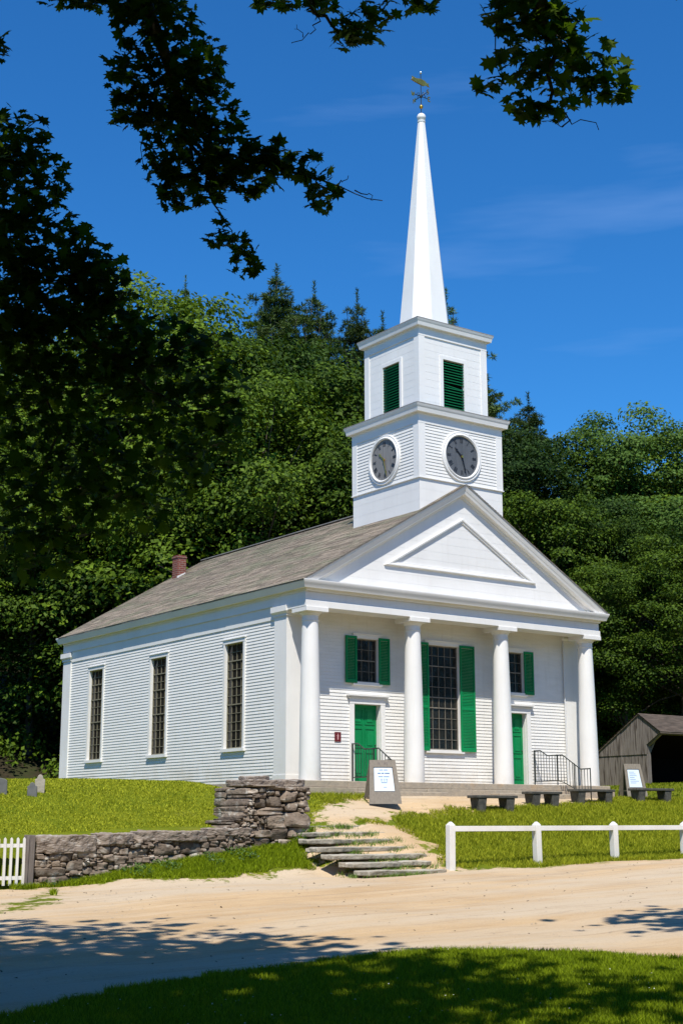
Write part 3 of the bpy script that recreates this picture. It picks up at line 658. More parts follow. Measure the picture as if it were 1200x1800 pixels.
# clocks
def clock(fr, cz, dm, dark, cu=0):
    d = MB(); n = 64; R = .615
    P = lambda r, t, o: fr.P(cu + r * math.sin(t), o, cz + r * math.cos(t))
    d.prism([P(R, 2 * math.pi * i / n, .015) for i in range(n)], fr.n * .012)
    do = d.build('clock', dm, CH)
    f = MB(); prof = [(.60, .012), (.60, .06), (.635, .085), (.665, .07), (.675, .055), (.72, .06), (.735, .045), (.735, .0)]
    for r, o in prof:
        for i in range(n): f.v.append(tuple(P(r, 2 * math.pi * i / n, o)))
    for a in range(len(prof) - 1):
        for i in range(n):
            p, q = a * n + i, a * n + (i + 1) % n; f.f.append((p, q, q + n, p + n))
    f.build('clock_rim', M['white'], do, smooth=35)
    rom = ['XII', 'I', 'II', 'III', 'IIII', 'V', 'VI', 'VII', 'VIII', 'IX', 'X', 'XI']
    m = MB()
    sg = 1 if dark else 1
    for h in range(12):
        t = h * math.pi / 6; s_ = rom[h]; w = {'I': .028, 'V': .062, 'X': .062}; tot = sum(w[c] for c in s_); x = -tot / 2
        def Q(a, b):                     # a along the numeral, b outwards from centre
            u = a * math.cos(t) + b * math.sin(t); z = -a * math.sin(t) + b * math.cos(t); return fr.P(cu + u * UDIR, .029, cz + z)
        r0, r1 = .40, .535
        for c in s_:
            if c == 'I': strokes = [((x + .014, r0), (x + .014, r1), .015)]
            elif c == 'V': strokes = [((x + .01, r1), (x + .031, r0), .016), ((x + .052, r1), (x + .031, r0), .009)]
            else: strokes = [((x + .01, r1), (x + .052, r0), .016), ((x + .052, r1), (x + .01, r0), .009)]
            for (a, b, wd) in strokes:
                hw = wd / 2; m.prism([Q(a[0] - hw, a[1]), Q(a[0] + hw, a[1]), Q(b[0] + hw, b[1]), Q(b[0] - hw, b[1])], fr.n * .003)
            x += w[c]
    m.build('numerals', M['numeral'], do)
    hm = M['gold'] if not dark else M['numeral']
    def hand(ang, ln, wd, name, mm, o):
        t = math.radians(ang); u = np.array([math.sin(t) * UDIR, math.cos(t)]); v = np.array([-u[1], u[0]])
        pts = [(-.12, -.3), (-.12, .3), (0, .5), (.62, .35), (.7, 1), (.78, .35), (1, 0), (.78, -.35), (.7, -1), (.62, -.35), (0, -.5)]
        MB().prism([fr.P(cu + (u * a * ln + v * b * wd)[0], o, cz + (u * a * ln + v * b * wd)[1]) for a, b in pts], fr.n * .008).build(name, mm, do)
    hand(313, .36, .05, 'hour_hand', hm, .04); hand(165, .54, .035, 'minute_hand', M['numeral'] if dark else hm, .055)
    g = MB(); g.prism([P(.035, 2 * math.pi * i / 12, .03) for i in range(12)], fr.n * .04); g.build('hub', M['gold'], do)
UDIR = 1; clock(FR((0, TY - S1, 0), (1, 0, 0), (0, -1, 0)), 9.16, M['dial'], True)
UDIR = -1; clock(FR((-S1, TY, 0), (0, 1, 0), (-1, 0, 0)), 9.16, M['dialw'], False)
# spire
mb = MB(); mb.lathe([(.86, 13.18), (.86, 13.235), (.80, 13.25), (.80, 13.26), (.115, 20.24)], 0, TY, 8, math.pi / 8); sp_ = mb.build('spire', M['white'], CH)
mb = MB(); mb.lathe([(.10, 20.22), (.125, 20.24), (.125, 20.29), (.09, 20.3)], 0, TY, 16); mb.build('spire_collar', M['lead'], sp_, smooth=40)
mb = MB(); mb.lathe([(max(.001, .14 * math.sin(t)), 20.415 - .14 * math.cos(t)) for t in np.linspace(0, math.pi, 14)], 0, TY, 20); mb.build('ball', M['white'], sp_, smooth=80)
mb = MB(); mb.tube([(0, TY, 20.5), (0, TY, 21.95)], .014, 6)
for dx, dy in ((1, 0), (-1, 0), (0, 1), (0, -1)):
    mb.tube([(0, TY, 21.14), (dx * .27, TY + dy * .27, 21.14)], .013, 6); mb.tube([(dx * .05, TY + dy * .05, 21.14), (dx * .08, TY + dy * .08, 21.24), (dx * .16, TY + dy * .16, 21.2), (dx * .18, TY + dy * .18, 21.14)], .01, 5)
mb.lathe([(.001, 21.07), (.045, 21.11), (.05, 21.15), (.001, 21.2)], 0, TY, 10)
wv = mb.build('weather_vane', M['iron'], CH)
mb = MB()
for c_, rr in ((20.78, .065), ): mb.lathe([(max(.001, rr * math.sin(t)), c_ - rr * math.cos(t)) for t in np.linspace(0, math.pi, 10)], 0, TY, 14)
mb.build('gold_ball', M['gold'], wv, smooth=80)
mb = MB(); mb.lathe([(max(.001, .045 * math.sin(t)), 21.95 - .045 * math.cos(t)) for t in np.linspace(0, math.pi, 8)], 0, TY, 12); mb.build('silver_ball', M['silver'], wv, smooth=80)
def letter(ch, o, u):                    # cardinal letters at the ends of the arms
    st = {'N': [((0, 0), (0, 1)), ((0, 1), (.7, 0)), ((.7, 0), (.7, 1))], 'E': [((0, 0), (0, 1)), ((0, 0), (.65, 0)), ((0, .5), (.55, .5)), ((0, 1), (.65, 1))],
          'S': [((0, 0), (.65, 0)), ((.65, 0), (.65, .5)), ((.65, .5), (0, .5)), ((0, .5), (0, 1)), ((0, 1), (.65, 1))], 'W': [((0, 1), (.2, 0)), ((.2, 0), (.4, .7)), ((.4, .7), (.6, 0)), ((.6, 0), (.8, 1))]}[ch]
    m = MB()
    for a, b in st: m.bar(np.array(o) + np.array(u) * (a[0] - .35) * .13 + np.array([0, 0, a[1] * .14]), np.array(o) + np.array(u) * (b[0] - .35) * .13 + np.array([0, 0, b[1] * .14]), .022)
    m.build('letter', M['gold'], wv)
letter('E', (.33, TY, 21.07), (1, 0, 0)); letter('W', (-.33, TY, 21.07), (1, 0, 0)); letter('N', (0, TY + .33, 21.07), (0, -1, 0)); letter('S', (0, TY - .33, 21.07), (0, -1, 0))
mb = MB(); ol = [(-.40, 21.60), (-.33, 21.66), (-.36, 21.73), (-.2, 21.70), (-.02, 21.74), (.15, 21.72), (.24, 21.66), (.33, 21.69), (.30, 21.62), (.34, 21.55), (.22, 21.58), (.1, 21.52), (-.1, 21.54), (-.28, 21.57)]
mb.prism([(x, TY - .02, z) for x, z in ol], (0, .04, 0)); mb.build('vane', M['gold'], wv, bevel=.01)
# ---------------------------------------------------------------- field-stone walls
def local(o, root):
    o.parent = root; o.matrix_parent_inverse = Matrix.Translation(-Vector(root.location)); return o
def stone_geo(c, l, seed, rough=.10, n=7, p=3.2):
    """rounded irregular stone: superellipsoid block with lumps"""
    r = np.random.default_rng(seed); g = np.linspace(-1, 1, n); V = []; F = []
    for ax in range(3):
        for sg in (-1, 1):
            b = len(V)
            for i in range(n):
                for j in range(n):
                    q = [0, 0, 0]; q[ax] = sg; q[(ax + 1) % 3] = g[i]; q[(ax + 2) % 3] = g[j]; V.append(q)
            for i in range(n - 1):
                for j in range(n - 1):
                    a = b + i * n + j; f = (a, a + n, a + n + 1, a + 1); F.append(f if sg > 0 else f[::-1])
    V = np.array(V, float); nr = (np.abs(V) ** p).sum(1) ** (1 / p); V = V / nr[:, None]
    k = r.normal(size=(4, 3)) * 2.1; ph = r.uniform(0, 6, 4)
    d = sum(np.sin(V @ k[i] + ph[i]) for i in range(4)) * rough / 2
    V = V * (1 + d)[:, None]; sh = r.uniform(-.22, .22, 3); V[:, 0] += V[:, 2] * sh[0]; V[:, 2] += V[:, 0] * sh[1] * .5
    return V * np.array(l) / 2 + np.array(c), F
def stones(name, lst, m, parent=None, sm=35):
    mb = MB()
    for i, (c, l, kw) in enumerate(lst):
        V, F = stone_geo(c, l, hash((round(c[0] * 97), round(c[2] * 89), i)) % 99991, **kw); b = len(mb.v); mb.v += [tuple(q) for q in V]; mb.f += [tuple(b + i_ for i_ in f) for f in F]
    o = mb.build(name, m, parent); bm = __import__('bmesh').new(); bm.from_mesh(o.data); __import__('bmesh').ops.remove_doubles(bm, verts=bm.verts, dist=.0008); bm.to_mesh(o.data); bm.free()
    o.data.shade_smooth(); o.data.set_sharp_from_angle(angle=math.radians(sm)); return o
CLOUD = bpy.data.textures.new('rough_stone', 'CLOUDS'); CLOUD.noise_scale = .16; CLOUD.noise_depth = 3
def slab(name, c, l, m, parent, seed, bev=.015, jit=.05):
    r = random.Random(seed); n = 14; pts = []
    for i in range(n):                   # irregular quarry-edged outline
        t = 2 * math.pi * (i + .5) / n; a, b = math.cos(t), math.sin(t); k = 1 / max(abs(a), abs(b)) ; a, b = a * k, b * k
        pts.append((c[0] + a * l[0] / 2 + r.uniform(-1, 1) * jit * .6 * (abs(a) > .95), c[1] + b * l[1] / 2 + r.uniform(-1, 1) * jit, c[2] + l[2] / 2 + r.uniform(-.012, .012)))
    mb = MB(); k = len(pts); mb.v = [(x, y + .02 * (1 if y < c[1] else -1), c[2] - l[2] / 2) for x, y, z in pts] + pts
    mb.v.append((c[0] + r.uniform(-.1, .1), c[1], c[2] + l[2] / 2 + .006)); top = 2 * k
    for i in range(k): j = (i + 1) % k; mb.f.append((i, j, k + j, k + i)); mb.f.append((k + i, k + j, top))
    mb.f.append(tuple(range(k))[::-1])
    o = mb.build(name, m, bevel=bev); d = o.modifiers.new('split', 'SUBSURF'); d.subdivision_type = 'SIMPLE'; d.levels = d.render_levels = 3
    w = o.modifiers.new('rough', 'DISPLACE'); w.texture = CLOUD; w.texture_coords = 'GLOBAL'; w.strength = min(.09, l[2] * .42); w.mid_level = .5
    return local(o, parent)
WY = -3.2                               # the road face of the wall is near y = -3.45
def course_fill(x0, x1, zb, zt, y, seed, depth=.5, hmin=.10, hmax=.2):
    """irregular courses between two height functions"""
    r = random.Random(seed); out = []; lev = 0
    cur = {}                            # running top per bin
    nb = int((x1 - x0) / .04) + 1; top = [zb(x0 + i * .04) for i in range(nb)]
    for it in range(4000):
        i = min(range(nb), key=lambda q: top[q] - zt(x0 + q * .04)); x = x0 + i * .04
        if top[i] >= zt(x) - .03: break
        # extend right while level
        w = r.choice([.2, .32, .42, .55, .7]) * r.uniform(.85, 1.2); h = r.uniform(hmin, hmax) * (1.15 if w > .35 else .9)
        j0 = i
        while j0 > 0 and abs(top[j0 - 1] - top[i]) < .03 and (i - j0) * .04 < w * .1: j0 -= 1
        j1 = i
        while j1 < nb - 1 and abs(top[j1 + 1] - top[i]) < .06 and (j1 - j0 + 1) * .04 < w: j1 += 1
        xa, xb = x0 + j0 * .04 - .02, x0 + j1 * .04 + .02
        if xb - xa < .1: h = min(h, .08)
        zmid = sum(top[j0:j1 + 1]) / (j1 - j0 + 1); h = min(h, .55 * (xb - xa) + .02); h = min(h, max(.05, zt((xa + xb) / 2) - zmid))
        out.append((((xa + xb) / 2, y + depth / 2 + r.uniform(-.035, .035), zmid + h / 2), ((xb - xa) * 1.04, depth, h * 1.08), dict(p=r.uniform(4.5, 9), rough=r.uniform(.04, .10))))
        for q in range(j0, j1 + 1): top[q] = zmid + h * r.uniform(.96, 1.02)
    return out
zb_ = lambda x: hz(x, -3.62) - .12
ztop = lambda x: float(np.interp(x, [-13.85, -9.4, -7.2], [-1.31, -1.16, -1.06]))
SWL = empty('stone_wall', (-10.5, -3.3, -2.3), 'dry-laid field-stone wall with flat coping that steps up to a square stone pier by the path', 'stone wall')
zc = lambda x: ztop(x) - (.30 if x < -12.55 else .13)
st = course_fill(-13.85, -9.4, zb_, zc, -3.5, 5, hmin=.16, hmax=.34)
local(stones('wall_face', st, M['stone']), SWL)
cop = [(-13.86, -12.62, .32), (-12.58, -11.75, .22), (-11.7, -10.05, .20), (-10.02, -8.75, .15)]
for a, b, h in cop:
    xm = (a + b) / 2; slab('coping_stone', (xm, -3.27, ztop(xm) - h / 2), (b - a, .6, h), M['capstone'], SWL, int(a * 10), .02, .04)
mb = MB(); mb.box(-13.7, -8.9, -3.30, -2.98, -2.6, -1.36); local(mb.build('wall_core', M['black']), SWL)  # black backing puts shade into the gaps between stones
PX, PZ = -.30, -.09
# pier: stepped left part, then the tall block with a cap slab
pt = course_fill(-9.25, -8.62, lambda x: -1.75, lambda x: float(np.interp(x, [-9.25, -8.9, -8.62], [-.92, -.84, -.70])), -3.52, 8, depth=.95, hmin=.10, hmax=.19)
pt += course_fill(-8.85, -7.12, lambda x: -1.85, lambda x: -.17 if x > -8.66 else -.5, -3.56, 11, depth=1.0, hmin=.13, hmax=.30)
pt += course_fill(-8.6, -7.15, lambda x: -1.4, lambda x: -.18, -2.35, 12, depth=.5, hmin=.14, hmax=.26)
# east side of the pier faces the path
for k in range(5): pt.append(((-7.22, -2.75 + random.uniform(-.1, .1), -1.3 + k * .24), (.5, .8, .24), dict(p=4, rough=.08)))
pt = [((c[0] + PX, c[1], c[2] + PZ), l, kw) for c, l, kw in pt]
local(stones('pier', pt, M['stone']), SWL)
mb = MB(); mb.box(-8.82, -7.72, -3.3, -2.1, -1.9, -.36); mb.box(-9.4, -8.81, -3.25, -2.75, -1.9, -1.1); local(mb.build('pier_core', M['black']), SWL)  # black backing, shade for the pier's open joints
slab('pier_cap', (-8.22 + PX, -2.95, -.11 + PZ), (.95, 1.1, .14), M['capstone'], SWL, 3, .02, .04); slab('pier_cap', (-7.48 + PX, -2.95, -.10 + PZ), (.62, 1.1, .16), M['capstone'], SWL, 4, .02, .04)
slab('pier_cap', (-8.02 + PX, -2.6, .02 + PZ), (.62, .55, .10), M['capstone'], SWL, 5, .02, .03)
# ---------------------------------------------------------------- stone steps
STP = empty('stone_steps', (-6.6, -5, -2), 'flight of seven worn flat stone steps climbing from the road to the porch path', 'steps')
spx = [(655, 785, 1529), (627, 757, 1513), (592, 748, 1500), (565, 716, 1487), (552, 700, 1474), (546, 690, 1460), (541, 648, 1446)]
for i, (xa, xb, yb) in enumerate(spx):
    z = -1.99 + i * .150; y = -6.42 + i * .50   # tread front edge
    d = FWD + RGT * ((xa + xb) / 2 - 600) / FPX + UP_ * (900 - yb) / FPX; t = (y - CAM[1]) / d[1]
    px_u = .586 * (4110 - (xa + xb) / 2) / t; cx = CAM[0] + d[0] * t; w = (xb - xa) / px_u * 1.08
    cut = random.uniform(.35, .65) if i in (1, 2, 4, 5) else None
    parts_ = [(cx - w / 2, cx - w / 2 + w * cut), (cx - w / 2 + w * cut + .03, cx + w / 2)] if cut else [(cx - w / 2, cx + w / 2)]
    for q, (a, b) in enumerate(parts_): slab('step', ((a + b) / 2, y + .27 + random.uniform(-.04, .04), z - .06 + random.uniform(-.012, .012)), (b - a, .60 + random.uniform(-.08, .05), .095), M['stepstone'], STP, i * 7 + q, .018, .07)
# ---------------------------------------------------------------- white rail fence
RF = empty('rail_fence', (-5.6, -6.27, -2.02), 'low white single-rail fence of square posts on the bank beside the steps', 'fence')
tops = -1.03; fxs = [-5.66 + 2.47 * i for i in range(5)]
for i, x in enumerate(fxs):
    g = hz(x, -6.27); mb = MB(); w = .075
    mb.box(-w, w, -w, w, g - .1, tops - .07); mb.hexa([(-w, -w, tops - .07), (w, -w, tops - .07), (w, w, tops - .07), (-w, w, tops - .07), (-.02, -.02, tops), (.02, -.02, tops), (.02, .02, tops), (-.02, .02, tops)])
    o = mb.build('post', M['white'], bevel=.008); o.location = (x, -6.27, 0); o.rotation_euler = (math.radians(random.uniform(-.8, .8)), math.radians(random.uniform(-1, 1)), 0); local(o, RF)
for i in range(4):
    mb = MB(); mb.box(fxs[i] + .07, fxs[i + 1] - .07, -6.33, -6.24, tops - .20 + random.uniform(-.01, .01), tops - .09); local(mb.build('rail', M['white'], bevel=.006), RF)
# ---------------------------------------------------------------- picket fence and gray post at the left
PF = empty('picket_fence', (-14.6, -3.4, -2.25), 'white picket fence running off the left edge beside the gray post', 'fence')
mb = MB(); mbr = MB()
for i in range(16):
    x = -14.12 - i * .132; y = -3.46; g = hz(x, -3.6) - .04
    pk = MB(); zt_ = -1.315; pk.prism([(x - .026, y, g + .1), (x + .026, y, g + .1), (x + .026, y, zt_ - .03), (x, y, zt_), (x - .026, y, zt_ - .03)], (0, .02, 0)); local(pk.build('picket', M['white']), PF)
for z in (-1.47, -2.08):
    m_ = MB(); m_.box(-16.3, -14.02, -3.437, -3.40, z - .035, z + .035); local(m_.build('rail', M['white']), PF)
gpo = MB(); gpo.box(-.085, .085, -.085, .085, hz(-13.97, -3.45) - .2, -1.27); gpo.box(-.10, -.05, -.12, -.086, -2.4, -1.30)
o = gpo.build('fence_post', M['greywood'], bevel=.01); o.location = (-13.98, -3.42, 0); o.rotation_euler = (0, math.radians(.8), 0)
tag(o, 'weathered gray square wooden post between the white pickets and the stone wall', 'post')
# ---------------------------------------------------------------- stone benches
bl = [(866, 1425, 1.37, 'low stone bench nearest the sandwich-board sign by the steps, leftmost of four'), (953, 1417, 1.12, 'shortest of the low stone benches, in front of the right green door'),
      (1040, 1412, 1.52, 'low stone bench in front of the foot of the right iron railing'), (1145, 1409.5, 1.5, 'low stone bench in front of the sign beside the barn, rightmost of four')]
for px, py, ln, lb in bl:
    p = ground(px, py); g = hz(p[0], p[1]); b = empty('stone_bench', (p[0], p[1], g), lb, 'bench', 'low stone benches on the grass', math.radians(random.uniform(-3, 3)))
    hgt = .37; mb = MB(); mb.box(-ln / 2, ln / 2, -.19, .19, hgt - .07, hgt); mb.build('seat', M['benchstone'], b, bevel=.012)
    for sx in (-1, 1):
        c = sx * (ln / 2 - .22); m_ = MB(); m_.hexa([(c - .10, -.15, -.06), (c + .10, -.15, -.06), (c + .10, .15, -.06), (c - .10, .15, -.06), (c - .14, -.17, hgt - .071), (c + .14, -.17, hgt - .071), (c + .14, .17, hgt - .071), (c - .14, .17, hgt - .071)])
        m_.build('leg', M['benchstone'], b, bevel=.012)
# ---------------------------------------------------------------- sandwich boards
def board(px, py, w, h, rz, lb, spread=.3, variant=0):
    p = ground(px, py); g = hz(p[0], p[1]); r = empty('sandwich_board', (p[0], p[1], g), lb, 'sign', None, rz)
    an = math.atan2(spread, h); wt = w * .80
    def pan(s, name):                    # leaning panel, wider at the foot
        def Q(u, t, o):                  # u across -1..1, t up 0..1, o outwards
            ww = (w + (wt - w) * t) / 2; return (u * ww, s * (-spread * (1 - t) - o), t * h)
        m = MB(); th = .035
        def slab(u0, u1, t0, t1, o0=0, o1=th):
            m.hexa([Q(u0, t0, o0), Q(u1, t0, o0), Q(u1, t0, o1), Q(u0, t0, o1), Q(u0, t1, o0), Q(u1, t1, o0), Q(u1, t1, o1), Q(u0, t1, o1)])
        slab(-1, -.72, 0, 1); slab(.72, 1, 0, 1); slab(-.719, .719, 0, .27); slab(-.719, .719, .84, 1)
        if s > 0: slab(-.719, .719, .27, .84, 0, .012)
        else: slab(-.719, .719, .27, .84, .002, .02)
        o = m.build(name, M['signwood'], r)
        return Q, o
    Q, fr_ = pan(1, 'front_panel'); pan(-1, 'back_panel')
    m = MB(); m.hexa([Q(-.66, .29, .012), Q(.66, .29, .012), Q(.66, .29, .024), Q(-.66, .29, .024), Q(-.66, .82, .012), Q(.66, .82, .012), Q(.66, .82, .024), Q(-.66, .82, .024)])
    ps = m.build('poster', M['paper'], r)
    def line(m_, u0, u1, t, k=.012, o=.026): m_.quad(Q(u0, t, o), Q(u1, t, o), Q(u1, t + k, o), Q(u0, t + k, o))
    m_ = MB()
    rows = [(.76, .020, [(-.3, -.02), (.04, .32)]), (.68, .028, [(-.42, -.2), (-.15, .05), (.1, .45)]), (.605, .020, [(-.38, -.05), (0, .4)]), (.55, .018, [(-.22, -.1), (-.02, .08), (.14, .26)]), (.51, .018, [(-.22, -.1), (-.02, .08), (.14, .26)]), (.47, .018, [(-.2, .22)]), (.37, .014, [(-.05, .16)])]
    if variant: rows = [(.74 - i * .055, .014, [(-.5, -.5 + random.uniform(.5, .95))]) for i in range(7)]
    for t, k, seg in rows:
        for a, b_ in seg: line(m_, a, b_, t, k)
    m_.build('print', M['ink'], ps)
    if not variant:
        m_ = MB()
        for a, b_ in ((-.42, -.36), (-.34, -.22), (-.30, -.27), (.10, .22), (.26, .34)): line(m_, a, b_, .90, .045, .0365)
        m_.build('carved_heading', M['greywood'], fr_)
    for q in (-1, 1): MB().bar((q * w / 2 * .98, -spread * .8, h * .18), (q * w / 2 * .98, spread * .8, h * .18), .03, .02).build('spreader', M['signwood'], r)
board(672, 1414, .80, 1.06, math.radians(-26), 'wooden sandwich board with white notice on gravel above the stone steps', .36)
board(1112, 1401.5, .74, 1.06, math.radians(-18), 'wooden sandwich board with a pale blue notice behind the rightmost bench, before the barn', .30, 1)
# ---------------------------------------------------------------- open-fronted shed at the right
sp0 = at(1141, 1388, 57); sx0, sy0 = sp0[0], sp0[1]; sg = hz(sx0, sy0)
SH = empty('shed', (sx0, sy0, sg), 'weathered gray board shed with an open dark front and shingled roof at the right edge', 'shed')
Lx = 9.0; dep = 2.9; ez = 1.72; rz_ = 2.86; ry = .35; by = dep; bz = 1.30
def shp(x): return [(x, 0, -.3), (x, by, -.3), (x, by, bz), (x, ry, rz_), (x, -.72, 2.15), (x, -.70, 2.03), (x, 0, 1.60)]
mb = MB(); y = 0.0; k = 0                # vertical boards of the gable wall
def gz(y): return rz_ - (y - ry) * (rz_ - bz) / (by - ry) if y > ry else rz_ - (ry - y) * (rz_ - 2.12) / (ry + .72)
def gb(y): return -.1 if y >= 0 else 1.60 + (-y) * (2.03 - 1.6) / .7
y = -.68
while y < by:
    w = min(random.uniform(.13, .22), by - y)
    if y < 0 < y + w: w = -y
    a, b = y + .006, y + w - .006; o_ = random.uniform(0, .02)
    if y >= 0:
        mb.prism([(-o_ - .02, a, -.1), (-o_ - .02, b, -.1), (-o_ - .02, b, 1.22), (-o_ - .02, a, 1.22)], (.03, 0, 0))
        mb.prism([(-o_ - .045, a, 1.22), (-o_ - .045, b, 1.22), (-o_ - .045, b, gz(b) - .03), (-o_ - .045, a, gz(a) - .03)], (.03, 0, 0))
    else: mb.prism([(-o_ - .045, a, gb(a)), (-o_ - .045, b, gb(b)), (-o_ - .045, b, gz(b) - .03), (-o_ - .045, a, gz(a) - .03)], (.03, 0, 0))
    y += w
gm = noisy('shed_boards', (.16, .135, .12), (.27, .235, .21), 2.4, .85, .2, (1, 6, .5), bump=.006, bscale=9, c3=(.065, .05, .042), s3=2.2, lo3=.5, hi3=.65)
mb.build('gable_wall', gm, SH)
MB().box(-.03, 0, 1.55, 1.62, -.1, 1.2).build('wall_batten', M['greywood'], SH)
mb = MB(); mb.box(.0, Lx, by, by + .03, -.2, bz + .1); mb.box(Lx, Lx + .03, 0, by, -.2, bz); mb.build('back_wall', M['shadewood'], SH)
mb = MB(); mb.prism([(-.005, .01, -.2), (-.005, by, -.2), (-.005, by, bz - .05), (-.005, ry, rz_ - .1), (-.005, -.5, 2.1), (-.005, .01, 1.7)], (.03, 0, 0)); mb.hexa([(.05, -.6, 2.12), (Lx, -.6, 2.12), (Lx, ry, rz_ - .1), (.05, ry, rz_ - .1), (.05, -.6, 2.14), (Lx, -.6, 2.14), (Lx, ry, rz_ - .08), (.05, ry, rz_ - .08)]); mb.hexa([(.05, ry, rz_ - .1), (Lx, ry, rz_ - .1), (Lx, by, bz - .06), (.05, by, bz - .06), (.05, ry, rz_ - .08), (Lx, ry, rz_ - .08), (Lx, by, bz - .04), (.05, by, bz - .04)]); mb.box(.03, Lx, .0, by, -.2, .02); mb.build('interior_lining', M['shadewood'], SH)  # shade of the open shed is put into this lining's colour
mb = MB(); mb.box(0, .16, -.02, .14, -.2, 1.62); mb.bar((.08, 0, 1.6), (.08, -.66, 2.02), .12); mb.bar((.08, .06, 1.2), (.6, .06, 1.95), .1); mb.box(.0, Lx, -.68, -.56, 1.98, 2.1)
for x in (3.2, 6.2, 8.85): mb.box(x, x + .15, -.02, .14, -.2, 2.2)
mb.build('timber_frame', M['greywood'], SH)
mb = MB()
for (ya, za, yb, zb2) in ((-.82, 2.07, ry, rz_ + .01), (by + .14, bz - .09, ry, rz_ + .01)):
    K = 14; n = np.array([0, -(zb2 - za), (yb - ya)]); n = n / np.linalg.norm(n); n = n if n[2] > 0 else -n
    for i in range(K):
        x = -.12
        while x < Lx + .1:
            w = random.uniform(.2, .5); x2 = min(Lx + .1, x + w)
            A = np.array([0, ya + (yb - ya) * i / K, za + (zb2 - za) * i / K]); B = np.array([0, ya + (yb - ya) * (i + 1.1) / K, za + (zb2 - za) * (i + 1.1) / K])
            P = lambda q, xx, o: q + np.array([xx, 0, 0]) + n * o
            mb.quad(P(A, x, .03), P(A, x2, .03), P(B, x2, .01), P(B, x, .01)); mb.quad(P(A, x, 0), P(A, x2, 0), P(A, x2, .03), P(A, x, .03)); x = x2
    mb.hexa([(-.1, ya, za - .05), (Lx + .1, ya, za - .05), (Lx + .1, yb, zb2 - .05), (-.1, yb, zb2 - .05), (-.1, ya, za - .002), (Lx + .1, ya, za - .002), (Lx + .1, yb, zb2 - .002), (-.1, yb, zb2 - .002)])
mb.build('roof', M['shedroof'], SH)
# ---------------------------------------------------------------- gravestones and rubble wall at the far left
def headstone(px, py, w, h, style, lb, m, rz=0):
    p = ground(px, py); g = hz(p[0], p[1]); n = 20; out = [(-w / 2, -.1), (w / 2, -.1)]
    if style == 'shoulder':
        out += [(w / 2, h * .72), (w * .40, h * .76)] + [(w * .30 * math.cos(t), h * .76 + h * .24 * math.sin(t)) for t in np.linspace(0, math.pi, 10)] + [(-w * .40, h * .76), (-w / 2, h * .72)]
    else: out += [(w / 2, h * .8), (w * .3, h * .92), (-w * .2, h), (-w / 2, h * .86)]
    o = MB().prism([(a, 0, b) for a, b in out], (0, .09, 0)).build('gravestone', m, bevel=.01); o.location = (p[0], p[1], g); o.rotation_euler = (math.radians(random.uniform(-3, 3)), math.radians(random.uniform(-2, 2)), rz)
    tag(o, lb, 'gravestone', 'old gravestones at the edge of the lawn')
headstone(56, 1401, .21, .31, 'shoulder', 'dark slate gravestone nearer the camera at the left corner of the lawn', M['slate'], -.5)
headstone(69, 1394, .22, .40, 'shoulder', 'taller lichen-gray round-topped gravestone just behind the dark slate one', M['stepstone'], -.45)
headstone(3, 1396, .22, .34, 'plain', 'gray gravestone cut by the left edge of the photo', M['slate'], -.5)
lst = []
for i in range(46):
    px = random.uniform(-60, 104); p = ground(px, 1392.2 - random.uniform(0, .6)); p = CAM + (p - CAM) * 1.0; d = at(px, 1391, 46.5 + random.uniform(-.3, .3)); g = hz(d[0], d[1]); s_ = random.uniform(.16, .34)
    lst.append(((d[0], d[1], g + random.uniform(.0, .34)), (s_ * 1.3, s_, s_ * .8), dict(p=2.8, rough=.12)))
tag(stones('rubble_wall', lst, M['stepstone']), 'tumbled low rubble wall behind the gravestones at the left edge', 'stone wall')

# ---------------------------------------------------------------- trees
def unit(v): return v / np.maximum(np.linalg.norm(v, axis=-1, keepdims=True), 1e-9)
def leaves_np(P, Nn, size, rng, aspect=.6):
    """rhombic leaf cards at P facing Nn"""
    k = len(P); a = unit(np.cross(Nn, rng.normal(size=(k, 3)))); b = np.cross(Nn, a); s = size * rng.uniform(.65, 1.3, (k, 1))
    V = np.stack([P - a * s * .5, P - b * s * .5 * aspect + Nn * s * .07, P + a * s * .5 - Nn * s * .05, P + b * s * .5 * aspect + Nn * s * .07], 1)
    return V.reshape(-1, 3), np.arange(4 * k).reshape(-1, 4)
def crown_decid(seed, Ht=14, R=4.6, low=.10, nc=150, lp=330, size=.17):
    g = np.random.default_rng(seed); t = g.uniform(0, 1, nc) ** .85; z = low * Ht + t * (1 - low) * Ht * .97
    prof = np.sin(np.pi * np.clip(.14 + .80 * t, 0, 1)) ** .62
    an = g.uniform(0, 2 * np.pi, nc); lob = 1 + .22 * np.sin(an * 3 + g.uniform(0, 6) + t * 5) + .12 * np.sin(an * 5 + t * 9)
    rr = R * prof * lob * np.where(g.uniform(size=nc) < .78, g.uniform(.82, 1.05, nc), g.uniform(.2, .8, nc))
    C = np.stack([rr * np.cos(an), rr * np.sin(an), z + g.normal(0, .25, nc)], 1); cr = g.uniform(.55, 1.4, nc)
    n = (lp * (cr / 1.0) ** 2).astype(int); idx = np.repeat(np.arange(nc), n)
    d = unit(g.normal(size=(len(idx), 3)) + np.array([0, 0, .75])); out = unit(np.stack([np.cos(an), np.sin(an), np.zeros(nc)], 1))[idx]
    P = C[idx] + d * (cr[idx] * g.uniform(.5, 1.05, len(idx)))[:, None] * np.stack([1.12 + 0 * cr[idx], 1.12 + 0 * cr[idx], g.uniform(.42, .8, nc)[idx]], 1)
    Nn = unit(d * .55 + out * .35 + np.array([0, 0, .55]) + g.normal(size=d.shape) * .42)
    V, F = leaves_np(P, Nn, size, g)
    return V, F, C
